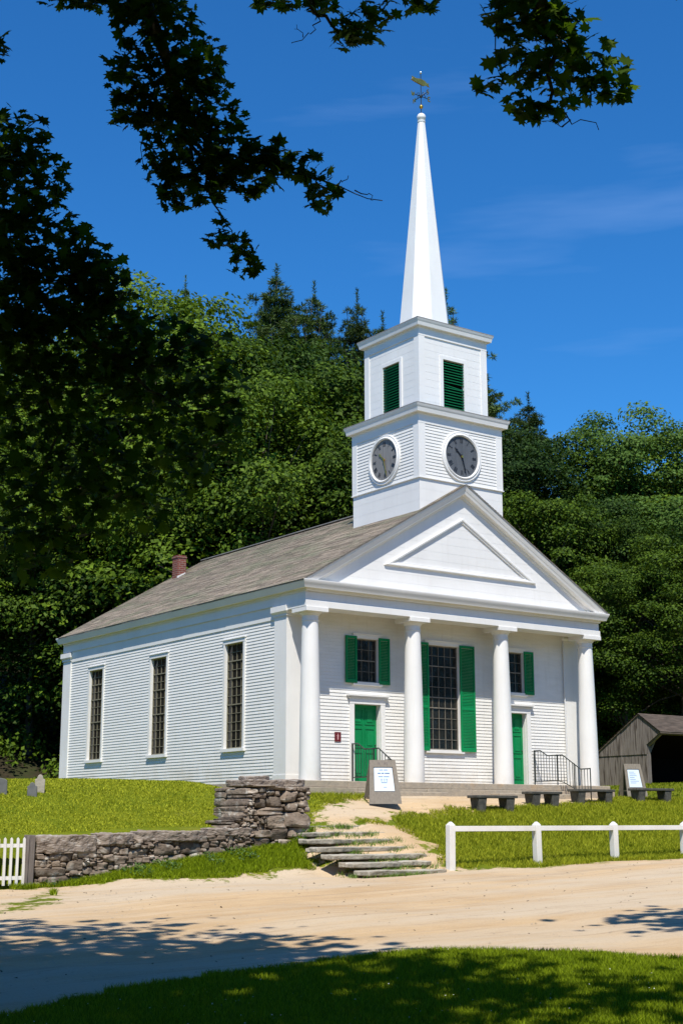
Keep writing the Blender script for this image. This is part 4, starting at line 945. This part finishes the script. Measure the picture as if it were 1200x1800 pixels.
def limbs(name, C, Ht, r0, m, seed, parent, nb=26):
    g = np.random.default_rng(seed); mb = MB(); top = Ht * .86; lean = g.normal(0, .25, 2)
    tr = lambda f: np.array([lean[0] * f * f, lean[1] * f * f, top * f])
    mb.tube([tr(f) for f in np.linspace(0, 1, 8)], [r0 * (1.25 if f == 0 else 1) * (1 - f * .88) for f in np.linspace(0, 1, 8)], 8)
    for c in C[g.choice(len(C), min(nb, len(C)), replace=False)]:
        f = np.clip((c[2] / top) * .72, .12, .9); a = tr(f); mid = (a + c) / 2 + np.array([0, 0, .08 * np.linalg.norm(c - a)]); rr = r0 * (1 - f * .88) * .42
        mb.tube([a, mid, c], [rr, rr * .6, .02], 5, cap=False)
    return mb.build(name, m, parent, smooth=60)
def make_tree(name, kind, seed):
    if kind == 'pine':
        Ht, R = 27, 5.0; g = np.random.default_rng(seed); Ps = []; Ns = []; C = []
        z = 11.0
        while z < Ht - .7:
            f = z / Ht; rl = min(3.3, 12 * (1.008 - f) ** 1.0) * g.uniform(.75, 1.15); nb = g.integers(4, 7) if f < .93 else g.integers(3, 5); a0 = g.uniform(0, 6)
            for b in range(nb):
                a = a0 + b * 2 * np.pi / nb + g.normal(0, .2); ln = rl * g.uniform(.45, 1.25); nt = int(3 + 4.5 * ln); up = g.uniform(.05, .28)
                s_ = np.linspace(.18, 1, nt) + g.normal(0, .03, nt); side = g.normal(0, .10 + .09 * ln, nt)
                T = np.stack([np.cos(a) * s_ * ln - np.sin(a) * side, np.sin(a) * s_ * ln + np.cos(a) * side, z + up * ln * s_ ** 1.6 - .06 * ln * s_ + g.normal(0, .06, nt)], 1)
                k = 46 if f < .93 else 20; dd = unit(g.normal(size=(nt * k, 3)) * (1 if f < .93 else .6) + np.array([np.cos(a) * .4, np.sin(a) * .4, .35])); Ps.append(np.repeat(T, k, 0) + dd * g.uniform(.02, .10, (nt * k, 1)) * np.array([1.6, 1.6, 1])); Ns.append(dd); C.append([np.cos(a) * ln, np.sin(a) * ln, z + up * ln])
            z += g.uniform(.45, .85)
        for zz in np.linspace(Ht - 1.9, Ht + .35, 12):      # the bare pointed leader
            dd = unit(g.normal(size=(16, 3)) * .45 + np.array([0, 0, .8])); Ps.append(np.array([0, 0, zz]) + dd * .03); Ns.append(dd)
        P = np.concatenate(Ps); Nn = np.concatenate(Ns); C = np.array(C); ln_ = g.uniform(.14, .28, (len(P), 1)); sd = unit(np.cross(Nn, g.normal(size=P.shape))) * .02
        V = np.stack([P - sd, P + sd, P + Nn * ln_ + sd * .6, P + Nn * ln_ - sd * .6], 1).reshape(-1, 3); F = np.arange(len(P) * 4).reshape(-1, 4); m = M['pine']; r0 = .2
        me = np_mesh('crown', V, F, m); return me, C, Ht, R, r0
    Ht, R = 14, 4.6
    if kind == 'young': V, F, C = crown_decid(seed, 8, 3.2, .05, 90, 280, .15); Ht, R = 8, 3.2
    elif kind == 'high': V, F, C = crown_decid(seed, 16, 4.8, .34, 130, 330, .17); Ht, R = 16, 4.8
    elif kind == 'tall': V, F, C = crown_decid(seed, 16, 4.2, .16, 150, 330, .17); Ht, R = 16, 4.2
    else: V, F, C = crown_decid(seed)
    return np_mesh('crown', V, F, M['forest2'] if kind == 'tall' else M['forest']), C, Ht, R, .24
KINDS = {}
def tree(name, kind, var, px, py_top, d, label, group=None, rz=0, wide=1.0):
    key = (kind, var)
    if key not in KINDS:
        cr, C, Ht, R, r0 = make_tree(name, kind, 100 + var * 7 + len(kind)); tk = limbs('trunk', C, Ht, r0, M['bark'], var + 5, None, 30 if kind != 'pine' else 60)
        KINDS[key] = [cr, tk, Ht, False]
    cr, tk, Ht, used = KINDS[key]
    top = at(px, py_top, d); g = hz(top[0], top[1]); s_ = (top[2] - g + .15) / Ht
    e = empty(name, (top[0], top[1], g - .15), label, 'tree', group, rz); e.scale = (s_ * wide, s_ * wide, s_)
    for o in (cr, tk):
        q = o if not used else o.copy()
        if used: link(q)
        q.parent = e
    KINDS[key][3] = True
    return e
B, Tt, Pn, Yg = 'broadleaf_tree', 'tall', 'pine_tree', 'young'
GW = 'trees of the wood behind the meetinghouse'
TL = [ # name kind var px top depth label rz wide
 (B, 'round', 0, 268, 530, 64, 'broad-leaved tree forming the high left crest of the wood, under the maple boughs', .3, 1.0),
 (B, 'round', 1, 395, 612, 66, 'sunlit broad-leaved tree in the dip of the skyline left of the tall pine', 1.9, 1.0),
 (B, 'tall', 0, 500, 628, 70, 'broad-leaved tree directly in front of the tallest pine', 4.1, 1.15),
 (B, 'round', 2, 560, 680, 62, 'bright green broad-leaved tree just left of the belfry', 5.0, 1.0),
 (B, 'round', 0, 455, 690, 58, 'round sunlit broad-leaved tree standing behind the middle of the roof ridge', 2.6, .9),
 (B, 'round', 1, 600, 770, 57, 'broad-leaved tree whose crown touches the left side of the clock stage', 3.3, .8),
 (B, 'young', 0, 400, 880, 60, 'young leafy tree showing over the roof ridge right of the chimney', .9, 1.2),
 (B, 'young', 1, 520, 850, 61, 'young leafy tree over the roof ridge nearest the tower', 2.2, 1.2),
 (B, 'round', 2, 330, 760, 62, 'dense broad-leaved tree rising behind the brick chimney', 1.2, .9),
 (B, 'young', 0, 255, 925, 60, 'low bushy tree just left of the brick chimney', 4.0, 1.2),
 (B, 'young', 1, 160, 960, 61, 'low bushy tree above the rear eave of the roof', 5.3, 1.25),
 (B, 'round', 1, 215, 770, 64, 'shaded broad-leaved tree behind the rear corner of the meetinghouse', 0.4, .9),
 (B, 'tall', 1, 120, 620, 66, 'tall shaded tree second in from the left edge, behind the maple boughs', 1.7, 1.2),
 (B, 'round', 2, 15, 600, 66, 'tall shaded tree at the left edge of the wood', 3.6, 1.1),
 (B, 'high', 0, 75, 760, 60, 'shaded tree behind the gravestones at the left', 5.9, .95),
 (B, 'high', 1, -60, 720, 60, 'shaded tree cut by the left edge above the gravestones', 2.0, 1.1),
 (Pn, 'pine', 0, 486, 478, 82, 'tallest pine on the skyline with a ragged top', .5, 1.25),
 (Pn, 'pine', 1, 552, 508, 81, 'pine second to the right of the tallest pine on the skyline', 2.5, 1.1),
 (Pn, 'pine', 2, 627, 520, 80, 'pine whose top shows close to the left of the belfry', 4.5, 1.0),
 (Pn, 'pine', 0, 326, 498, 79, 'slim pine tip above the left crest of the wood', 3.2, .7),
 (Pn, 'pine', 1, 672, 560, 78, 'pine mostly hidden behind the left face of the belfry', 1.1, 1.0),
 (Pn, 'pine', 2, 783, 520, 84, 'pine whose tip peeks out right of the foot of the spire', 3.9, 1.0),
 (Pn, 'pine', 0, 845, 655, 84, 'pine with one bough reaching out right of the belfry', 5.2, 1.2),
 (Pn, 'pine', 1, 928, 700, 86, 'pine top on the skyline right of the clock stage', .2, 1.3),
 (B, 'tall', 0, 915, 770, 80, 'broad-leaved tree close to the right side of the clock stage', 2.9, 1.1),
 (B, 'round', 0, 1000, 795, 83, 'broad-leaved tree in the dip of the skyline on the right', 1.0, 1.0),
 (B, 'tall', 1, 1100, 722, 84, 'tall dark round-topped tree, highest on the right skyline', .7, 1.0),
 (B, 'round', 1, 1190, 752, 86, 'broad-leaved tree at the right edge of the skyline', 4.6, 1.05),
 (B, 'round', 2, 950, 880, 74, 'broad-leaved tree above the upper right slope of the pediment', 3.0, .95),
 (B, 'tall', 0, 1050, 900, 76, 'broad-leaved tree midway up the wood on the right', 5.5, 1.05),
 (B, 'tall', 1, 1160, 880, 77, 'bluish green tree near the right edge, midway up the wood', 2.1, 1.1),
 (B, 'round', 0, 1030, 1010, 72, 'sunlit tree just above the right corner of the roof', 4.4, .85),
 (B, 'high', 0, 1120, 930, 73, 'tree with layered boughs behind the shed gable', 1.5, .9),
 (B, 'round', 2, 1215, 1010, 73, 'tree at the right edge above the shed roof', 3.7, .95),
 (B, 'high', 1, 1085, 985, 70, 'small tree in the gap between the last column and the shed', 5.1, 1.1),
 (B, 'high', 0, 1185, 960, 70, 'small tree standing directly behind the shed roof', .8, 1.2),
]
for (nm, kd, vr, px, py, d, lb, rz, wd) in TL: tree(nm, kd, vr, px, py, d, lb, GW, rz, wd)
# the mass of the wood up the slope behind those trees
Ps = []; Ns = []
g = np.random.default_rng(3)
for i in range(150):
    px = g.uniform(-260, 1500); d = g.uniform(84, 100); ytop = float(np.interp(px, [-200, 0, 250, 330, 440, 640, 760, 900, 1000, 1100, 1250, 1500], [640, 600, 560, 585, 635, 720, 780, 810, 820, 785, 800, 810])) + g.uniform(40, 260)
    tp = at(px, ytop, d); g0 = hz(tp[0], tp[1]); R = g.uniform(2.6, 4.2)
    n = 1500; dr = unit(g.normal(size=(n, 3))); zz = g.uniform(0, 1, n)
    hgt = max(5, tp[2] - g0); an = g.uniform(0, 6.283, n); pr = np.sin(np.pi * np.clip(.1 + .85 * zz, 0, 1)) ** .6 * (1 + .2 * np.sin(an * 4 + zz * 9))
    P = np.stack([tp[0] + R * pr * np.cos(an), tp[1] + R * pr * np.sin(an), g0 + zz * hgt], 1) + g.normal(0, .3, (n, 3))
    Ps.append(P); Ns.append(unit(np.stack([np.cos(an), np.sin(an), np.full(n, .7)], 1) + g.normal(0, .5, (n, 3))))
V, F = leaves_np(np.concatenate(Ps), np.concatenate(Ns), .5, g)
tag(np_mesh('woodland', V, F, M['forest2']), 'dark mass of the far wood climbing the hill behind the nearer trees', 'woods', kind='stuff')
# undergrowth along the foot of the wood
Ps = []
for i in range(260):
    px = g.uniform(-80, 1260); d = 53 + g.uniform(0, 8) if px < 620 else 63 + g.uniform(0, 7); p = at(px, 1300, d); c = np.array([p[0], p[1], hz(p[0], p[1])]); r = g.uniform(.5, 1.3)
    if -6 < c[0] < 6 and c[1] < 15.5: continue
    if px < 110 and g.uniform() < .75: continue
    if abs(c[0] - sx0 - 4) < 6 and -2 < c[1] - sy0 < 4: continue
    dr = unit(g.normal(size=(170, 3))); dr[:, 2] = np.abs(dr[:, 2]); Ps.append(c + dr * r * g.uniform(.6, 1.05, (170, 1)))
P = np.concatenate(Ps); V, F = leaves_np(P, unit(g.normal(size=P.shape) + np.array([-.3, -.4, .9])), .2, g)
tag(np_mesh('undergrowth', V, F, M['forest']), 'low leafy undergrowth at the foot of the wood', 'shrubs', kind='stuff')

# ---------------------------------------------------------------- the maple over the road
MAPLE = np.array([(0, -.55), (.10, -.30), (.42, -.42), (.33, -.18), (.62, -.02), (.40, .10), (.44, .34), (.20, .26), (.0, .62), (-.20, .26), (-.44, .34), (-.40, .10), (-.62, -.02), (-.33, -.18), (-.42, -.42), (-.10, -.30)])
def maple_leaves(P, Nn, size, g):
    k = len(P); a = unit(np.cross(Nn, g.normal(size=(k, 3)))); b = np.cross(Nn, a); s = (size * g.uniform(.55, 1.25, (k, 1)))
    m = len(MAPLE); V = np.empty((k, m + 1, 3)); V[:, 0] = P
    for j, (u, w) in enumerate(MAPLE):
        r = math.hypot(u, w); V[:, j + 1] = P + a * s * u + b * s * w - Nn * s * (.22 * r * r)
    base = (np.arange(k) * (m + 1))[:, None, None]; tri = np.array([[0, j + 1, (j + 1) % m + 1] for j in range(m)])[None]
    return V.reshape(-1, 3), (base + tri).reshape(-1, 3)
def sample_blobs(blobs, g):
    P = []
    for (px, py, rx, ry_, d, n) in blobs:
        n = int(n * (1.55 if py < 480 or px > 600 else 1.9))
        q = g.uniform(-1, 1, (int(n * 1.7) + 4, 3)); q = q[(q ** 2).sum(1) < 1][:n]
        for a in q: P.append(at(px + a[0] * rx, py + a[1] * ry_, d + a[2] * max(rx, ry_) / FPX * d * .9))
    return np.array(P)
g = np.random.default_rng(21)
D1, D3, D4 = 12.0, 10.2, 13.0
blobs_left = [  # the long bough across the upper left
 (270, 30, 85, 50, D1, 110), (230, 5, 90, 25, D1, 70), (130, 0, 70, 14, D1, 30), (330, 110, 75, 65, D1, 110), (270, 150, 85, 70, D1, 130), (225, 100, 45, 50, D1, 40), (350, 170, 62, 60, D1, 90), (235, 195, 50, 38, D1, 40),
 (330, 250, 80, 70, D1, 140), (290, 290, 50, 45, D1, 45), (400, 270, 70, 60, D1, 110), (350, 330, 60, 35, D1, 55), (440, 300, 60, 50, D1, 80), (490, 275, 42, 36, D1, 36), (530, 290, 38, 26, D1, 24), (565, 335, 36, 40, D1, 34), (310, 350, 34, 24, D1, 16),
 (400, 420, 36, 24, D1, 20), (430, 455, 32, 34, D1, 22), (390, 385, 14, 22, D1, 5), (415, 205, 20, 16, D1, 8), (5, 85, 14, 30, D1, 6)]
blobs_mid = [(640, 40, 52, 40, 11, 38), (610, 65, 34, 24, 11, 12), (500, 4, 60, 14, 11, 20), (560, 8, 40, 14, 11, 12), (665, 15, 35, 25, 11, 16), (735, 8, 34, 18, 11, 12)]
blobs_right = [(930, 30, 80, 50, D3, 62), (900, 15, 60, 30, D3, 30), (960, 85, 90, 60, D3, 75), (900, 130, 55, 55, D3, 34), (1000, 130, 90, 60, D3, 75), (1060, 140, 52, 50, D3, 34), (850, 155, 26, 16, D3, 6), (925, 190, 32, 26, D3, 12), (1085, 160, 26, 30, D3, 10), (1065, 75, 20, 8, D3, 2), (960, 195, 34, 22, D3, 12), (975, 30, 50, 45, D3, 30)]
blobs_low = [ # the drooping boughs down the left side
 (30, 240, 60, 60, D4, 110), (50, 330, 75, 80, D4, 200), (60, 430, 110, 80, D4, 260), (60, 520, 140, 90, D4, 340), (150, 470, 70, 60, D4, 110), (190, 510, 55, 55, D4, 80), (120, 600, 150, 80, D4, 330), (250, 600, 100, 60, D4, 80),
 (290, 660, 110, 60, D4, 95), (120, 700, 150, 70, D4, 190), (310, 730, 120, 60, D4, 100), (385, 680, 50, 55, D4, 38), (400, 740, 45, 40, D4, 20), (350, 600, 60, 30, D4, 26), (80, 800, 140, 70, D4, 180), (250, 820, 130, 60, D4, 120), (360, 790, 70, 60, D4, 40), (60, 900, 120, 60, D4, 130), (200, 900, 120, 50, D4, 80), (60, 980, 90, 50, D4, 60), (10, 640, 60, 120, D4, 120), (10, 400, 50, 200, D4, 200)]
def make_maple(nm, base, fork, label, blobsets, canopy, limbs_, ctr):
    root = empty(nm, base, label, 'tree')
    Pv = np.concatenate([sample_blobs(b, g) for b in blobsets]); Nn = unit(g.normal(0, .55, Pv.shape) + np.array([-.25, -.35, .75]))
    V1, F1 = maple_leaves(Pv, Nn, .112, g)
    Cn = canopy; idx = np.repeat(np.arange(len(Cn)), 110); d = g.normal(size=(len(idx), 3)) * np.array([.75, .75, .32]); Pc = Cn[idx] + d
    V2, F2 = maple_leaves(Pc, unit(g.normal(0, .35, Pc.shape) + np.array([-.2, -.3, 1])), .26, g)
    # nothing of the off-frame canopy hangs into view
    V = np.concatenate([V1, V2]); F = np.concatenate([F1, F2 + len(V1)])
    local(np_mesh('foliage', V, F, M['maple'], k=3), root)
    mb = MB()
    for pts, rad in limbs_: mb.tube(pts, rad, 7)
    local(mb.build('branches', M['bark'], smooth=60), root)
    return root
def cl(dr, ds, hh):                      # centre from right/forward/up offsets to the camera, level with the ground
    fh = np.array([FWD[0], FWD[1], 0]) / math.hypot(FWD[0], FWD[1]); rh = np.array([RGT[0], RGT[1], 0]); return CAM + rh * dr + fh * ds + np.array([0, 0, hh])
def inview(c, m=2.7):
    v = c - CAM; d = v @ FWD
    if d < .5: return False
    x = abs(v @ RGT) / d; y = (v @ UP_) / d
    return x < 600 / FPX + m / d and y < 900 / FPX + m / d and y > -1
def canopy(n, lat, dep, hgt, g, keep=lambda a, b, h: True):
    out = []
    while len(out) < n:
        a, b, h = g.uniform(*lat), g.uniform(*dep), g.uniform(*hgt); c = cl(a, b, h)
        if inview(c) or not keep(a, b, h): continue
        if math.sin(a * 1.5 + b * .4) * math.sin(b * 1.25 - a * .3 + 1) + .4 * math.sin(a * 3.1 + h) < (-.12 if b > 4 else -.32): continue
        out.append(c)
    return np.array(out)
capL = canopy(560, (-13, 1.5), (-6, 14.5), (4.5, 13), g, lambda a, b, h: h > 4.5 + .12 * abs(b - 5) and ((a + 5.5) / 7.5) ** 2 + ((b - 4) / 11.5) ** 2 + ((h - 6) / 8) ** 2 < 1)
capR = canopy(120, (-1, 9), (-8, 9.5), (4.5, 11), g, lambda a, b, h: ((a - 3.5) / 5.5) ** 2 + ((b - 0) / 9.5) ** 2 + ((h - 6) / 6) ** 2 < 1)
capR = np.concatenate([capR, np.array([ground(px_, 1617) + np.array(to_sun) * k_ for px_, k_ in ((1262, 12.4), (1288, 12.8), (1312, 12.2))])])
tbL = cl(-7.2, 6.0, 0); tbL[2] = hz(tbL[0], tbL[1]) - .1; fkL = cl(-6.8, 6.2, 3.6)
def limb(a, bs, r0, r1, sag=.06, n=7):
    a = np.array(a, float); pts = [a] + [np.array(q, float) for q in bs]; out = []; g2 = np.random.default_rng(int(abs(a[0] * 100)))
    for i in range(len(pts) - 1):
        for t in np.linspace(0, 1, 4)[:-1]: out.append(pts[i] * (1 - t) + pts[i + 1] * t + g2.normal(0, .02, 3))
    out.append(pts[-1]); return out, list(r1 + (r0 - r1) * (1 - np.linspace(0, 1, len(out))) ** 2.2)
LB = []
LB.append(([tbL, cl(-7.1, 6.05, 0), cl(-6.95, 6.1, 2), fkL, cl(-6.6, 6.0, 6), cl(-6.3, 5.5, 9), cl(-6.2, 5, 11)], [.42, .32, .29, .27, .2, .12, .05]))
LB.append(limb(fkL, [cl(-5, 8, 5.6), at(230, -60, D1), at(290, 80, D1), at(320, 200, D1), at(400, 280, D1), at(520, 300, D1), at(600, 325, D1), at(672, 352, D1)], .14, .004))
LB.append(limb(at(320, 230, D1), [at(370, 330, D1), at(395, 385, D1), at(430, 440, D1)], .02, .004)); LB.append(limb(at(250, 10, D1), [at(180, 5, D1), at(90, 0, D1)], .02, .006))
LB.append(limb(at(300, 120, D1), [at(250, 200, D1), at(252, 292, D1)], .015, .003)); LB.append(limb(at(590, 322, D1), [at(606, 322, D1), at(612, 308, D1)], .006, .003)); LB.append(limb(at(630, 338, D1), [at(650, 340, D1), at(655, 352, D1)], .006, .003))
LB.append(limb(fkL, [cl(-5.5, 9, 4.2), at(-40, 330, D4), at(40, 480, D4), at(100, 560, D4), at(190, 620, D4), at(260, 680, D4), at(330, 720, D4), at(420, 700, D4)], .13, .01))
LB.append(limb(at(190, 620, D4), [at(270, 640, D4), at(330, 600, D4), at(360, 585, D4)], .022, .006)); LB.append(limb(at(40, 480, D4), [at(60, 640, D4), at(110, 760, D4), at(200, 850, D4)], .045, .006)); LB.append(limb(at(-40, 330, D4), [at(20, 260, D4), at(60, 215, D4)], .02, .004))
LB.append(limb(at(100, 560, D4), [at(150, 500, D4), at(200, 470, D4)], .02, .004)); LB.append(limb(at(110, 760, D4), [at(60, 860, D4), at(80, 930, D4)], .02, .004))
for q in capL[g.choice(len(capL), 60, replace=False)]:
    f = cl(-6.6, 6.0, 3.5 + min(6, max(0, (q[2] - CAM[2]) * .55 - 1))); mdl = (f + q) / 2 + np.array([0, 0, .3])
    if not inview(mdl, .3): LB.append(([f, mdl, q], [.07, .045, .012]))
make_maple('maple_tree', tuple(tbL), fkL, 'maple whose heavy shaded boughs fill the left edge and top left corner', [blobs_left, blobs_low], capL, LB, None)
tbR = cl(5.6, -1.0, 0); tbR[2] = hz(tbR[0], tbR[1]) - .1; fkR = cl(5.2, -.6, 3.8)
LR = [([tbR, cl(5.5, -.95, 0), cl(5.3, -.8, 2), fkR, cl(4.6, 0, 7), cl(4.2, .4, 10)], [.4, .31, .28, .25, .16, .05])]
LR.append(limb(fkR, [cl(4, 4, 6.2), at(980, -120, D3), at(955, 20, D3), at(970, 90, D3), at(965, 190, D3), at(1005, 218, D3), at(1052, 228, D3)], .12, .003)); LR.append(limb(at(955, 20, D3), [at(875, 30, D3), at(868, 90, D3), at(880, 135, D3)], .012, .003))
LR.append(limb(at(970, 70, D3), [at(1020, 100, D3), at(1070, 130, D3), at(1105, 158, D3)], .014, .003)); LR.append(limb(at(1000, 215, D3), [at(985, 205, D3), at(990, 222, D3)], .006, .003)); LR.append(limb(at(975, 60, D3), [at(1000, 70, D3), at(1035, 62, D3)], .008, .003))
LR.append(limb(cl(4, 4, 6.2), [at(500, -60, 11), at(535, 0, 11), at(575, 35, 11), at(612, 52, 11), at(650, 50, 11), at(672, 40, 11)], .05, .004)); LR.append(limb(at(560, 20, 11), [at(555, 45, 11), at(535, 62, 11), at(513, 75, 11)], .008, .003)); LR.append(limb(at(535, 58, 11), [at(527, 48, 11), at(517, 50, 11)], .004, .002))
for q in capR[g.choice(len(capR), 40, replace=False)]:
    f = cl(4.9, -.3, 3.8 + min(5, max(0, (q[2] - CAM[2]) * .5 - 1))); mdl = (f + q) / 2 + np.array([0, 0, .3])
    if not inview(mdl, .3): LR.append(([f, mdl, q], [.07, .045, .012]))
make_maple('maple_tree', tuple(tbR), fkR, 'maple whose dark leafy twigs hang in from the top edge around the spire tip', [blobs_mid, blobs_right], capR, LR, None)

# ---------------------------------------------------------------- grass
def blades(name, P, h, w, m, label, g, lean=.35, cat='grass'):
    k = len(P); a = g.uniform(0, 6.283, k); u = np.stack([np.cos(a), np.sin(a), 0 * a], 1); hh = (h * g.uniform(.5, 1.35, k))[:, None]; ww = w * g.uniform(.7, 1.3, (k, 1))
    ln = g.normal(0, lean, (k, 3)) * hh; ln[:, 2] = 0
    V = np.stack([P - u * ww / 2, P + u * ww / 2, P + np.array([0, 0, 1]) * hh * .6 + ln * .45 + u * ww * .35, P + np.array([0, 0, 1]) * hh * .6 + ln * .45 - u * ww * .35, P + np.array([0, 0, 1]) * hh + ln * 1.1], 1)
    F = (np.arange(k) * 5)[:, None, None] + np.array([[0, 1, 2], [0, 2, 3], [3, 2, 4]])[None]
    return tag(np_mesh(name, V.reshape(-1, 3), F.reshape(-1, 3), m, k=3), label, cat, kind='stuff')
def spread(n, gen, keep):
    out = gen(n); x, y = out[:, 0], out[:, 1]; k = keep(x, y); x, y = x[k], y[k]; return np.stack([x, y, H(x, y)], 1)
def wob(x, y, s, a): return a * (np.sin(x * 2.1 * s + 1.3 * np.sin(y * 1.7 * s)) * np.sin(y * 2.7 * s + x * .8 * s) + .5 * np.sin(x * 6.3 * s + y * 5.1 * s))
def fan(n, d0, d1, half=.27):
    def f(n_):
        d = np.sqrt(g.uniform(d0 ** 2, d1 ** 2, n_)); l = g.uniform(-half, half, n_) * d
        fh = np.array([FWD[0], FWD[1]]) / math.hypot(FWD[0], FWD[1]); rh = RGT[:2]
        return CAM[:2] + d[:, None] * fh + l[:, None] * rh
    return f
P = spread(330000, fan(0, 8.4, 17, .27), lambda x, y: (dirt(x, y) + wob(x, y, 1.3, .10) < .02))
P[:, 2] -= .006
blades('lawn_grass', P, .062, .0075, M['grass'], 'fine green grass of the shaded foreground lawn', g)
def area(x0, x1, y0, y1): return lambda n_: np.stack([g.uniform(x0, x1, n_), g.uniform(y0, y1, n_)], 1)
P = spread(130000, area(-6.6, 11, -7.1, -1.2), lambda x, y: (dirt(x, y) + wob(x, y, 1, .16) < 0) & ~((x < -5.4) & (y > -6.2) & (x < -5.9)))
blades('bank_grass', P, .085, .014, M['drygrass'], 'rough green and straw coloured grass on the bank behind the white rail fence', g, .5)
P = spread(60000, area(-14.4, -6.9, -5.6, -3.45), lambda x, y: (dirt(x, y) + wob(x, y, 1, .14) < 0))
blades('verge_grass', P, .10, .013, M['grass'], 'bright tufted grass and weeds along the foot of the stone wall', g, .5)
P = spread(110000, area(-15.5, -5.45, -2.95, 9), lambda x, y: (dirt(x, y) < 0) & ~((x > -9.2) & (x < -7.1) & (y < -2.0)))
blades('churchyard_grass', P, .04, .018, M['drygrass'], 'mown yellow-green grass of the lawn beside the meetinghouse', g, .5)
P = spread(9000, area(5.5, 20, -1.2, 9.5), lambda x, y: x > 5.6); blades('far_grass', P, .07, .03, M['drygrass'], 'grass between the porch corner and the shed', g)
# pebbles on the road and path
P = spread(2600, area(-22, 8, -17, -1), lambda x, y: dirt(x, y) > .1); lst = []
V = []; F = []
for p in P:
    s_ = random.uniform(.006, .022) * (1 if p[1] < -7 else 1.2); b = len(V); V += [tuple(p + np.array(q) * s_) for q in ((-1, 0, 0), (0, -1, 0), (1, 0, 0), (0, 1, 0), (.1, 0, .7))]; F += [(b, b + 1, b + 4), (b + 1, b + 2, b + 4), (b + 2, b + 3, b + 4), (b + 3, b, b + 4)]
o = np_mesh('gravel', V, F, noisy('pebbles', (.46, .36, .25), (.28, .22, .16), 3), k=3); tag(o, 'scattered pebbles on the sandy road and path', 'gravel', kind='stuff')

# weeds in the joints of the stone steps
P = []
for i in range(7):
    for k in range(9):
        c = np.array([random.uniform(-8.2, -5.9) + .05 * i, -6.47 + i * .5 + random.uniform(-.04, .08)]); q = c + RNG.normal(0, .08, (40, 2)) * np.array([1.6, .6]); P.append(q)
q = np.concatenate(P); P = np.stack([q[:, 0], q[:, 1], H(q[:, 0], q[:, 1])], 1)
blades('step_weeds', P, .10, .012, M['weed'], 'small weeds growing in the joints of the stone steps', g, .5, 'weeds')
# clover and broad-leaved weeds at the foot of the wall
P = spread(2600, area(-13.8, -7.4, -4.3, -3.55), lambda x, y: (dirt(x, y) < 0) & (np.sin(x * 3.1) + np.sin(x * 7.3 + 1) > .3)); P[:, 2] += g.uniform(.02, .16, len(P))
V, F = leaves_np(P, unit(g.normal(0, .5, P.shape) + np.array([-.2, -.4, .8])), .06, g); tag(np_mesh('wall_weeds', V, F, M['weed']), 'broad-leaved weeds at the foot of the stone wall', 'weeds', kind='stuff')
P = spread(260, fan(0, 9, 15, .25), lambda x, y: (dirt(x, y) < -.2)); P[:, 2] += .05
V, F = leaves_np(P, unit(g.normal(0, .3, P.shape) + np.array([0, 0, 1])), .014, g, 1.0); tag(np_mesh('clover_flowers', V, F, M['white']), 'tiny white clover heads in the foreground grass', 'flowers', kind='stuff')
P = spread(420, area(-22, 6, -17, -3), lambda x, y: dirt(x, y) > .05); P[:, 2] += .006
V, F = leaves_np(P, unit(g.normal(0, .25, P.shape) + np.array([0, 0, 1])), .045, g, .6); tag(np_mesh('fallen_leaves', V, F, M['floor']), 'dry fallen leaves and litter scattered on the sandy road', 'leaves', kind='stuff')

# the woods that stand across the road, behind and beside the photographer
Ps = []; Ns = []
for (x, y) in [(14 + 5 * i + g.uniform(-1.5, 1.5), -36 + 2.2 * i + g.uniform(-2, 2)) for i in range(8)] + [(-46 + g.uniform(-3, 3), -34 + 7 * i) for i in range(6)] + [(-40 + 7 * i, -47 + g.uniform(-2, 2)) for i in range(8)]:
    n = 2600; zz = g.uniform(0, 1, n); an = g.uniform(0, 6.283, n); R_ = g.uniform(3.8, 5); hh = g.uniform(12, 17); pr = np.sin(np.pi * np.clip(.08 + .86 * zz, 0, 1)) ** .6 * (1 + .2 * np.sin(an * 4 + zz * 9))
    Ps.append(np.stack([x + R_ * pr * np.cos(an), y + R_ * pr * np.sin(an), hz(x, y) + zz * hh], 1) + g.normal(0, .3, (n, 3))); Ns.append(unit(np.stack([np.cos(an), np.sin(an), np.full(n, .7)], 1) + g.normal(0, .5, (n, 3))))
V, F = leaves_np(np.concatenate(Ps), np.concatenate(Ns), .6, g)
tag(np_mesh('roadside_woods', V, F, M['forest2']), 'woods on the near side of the road, around and behind the viewpoint', 'woods', kind='stuff')
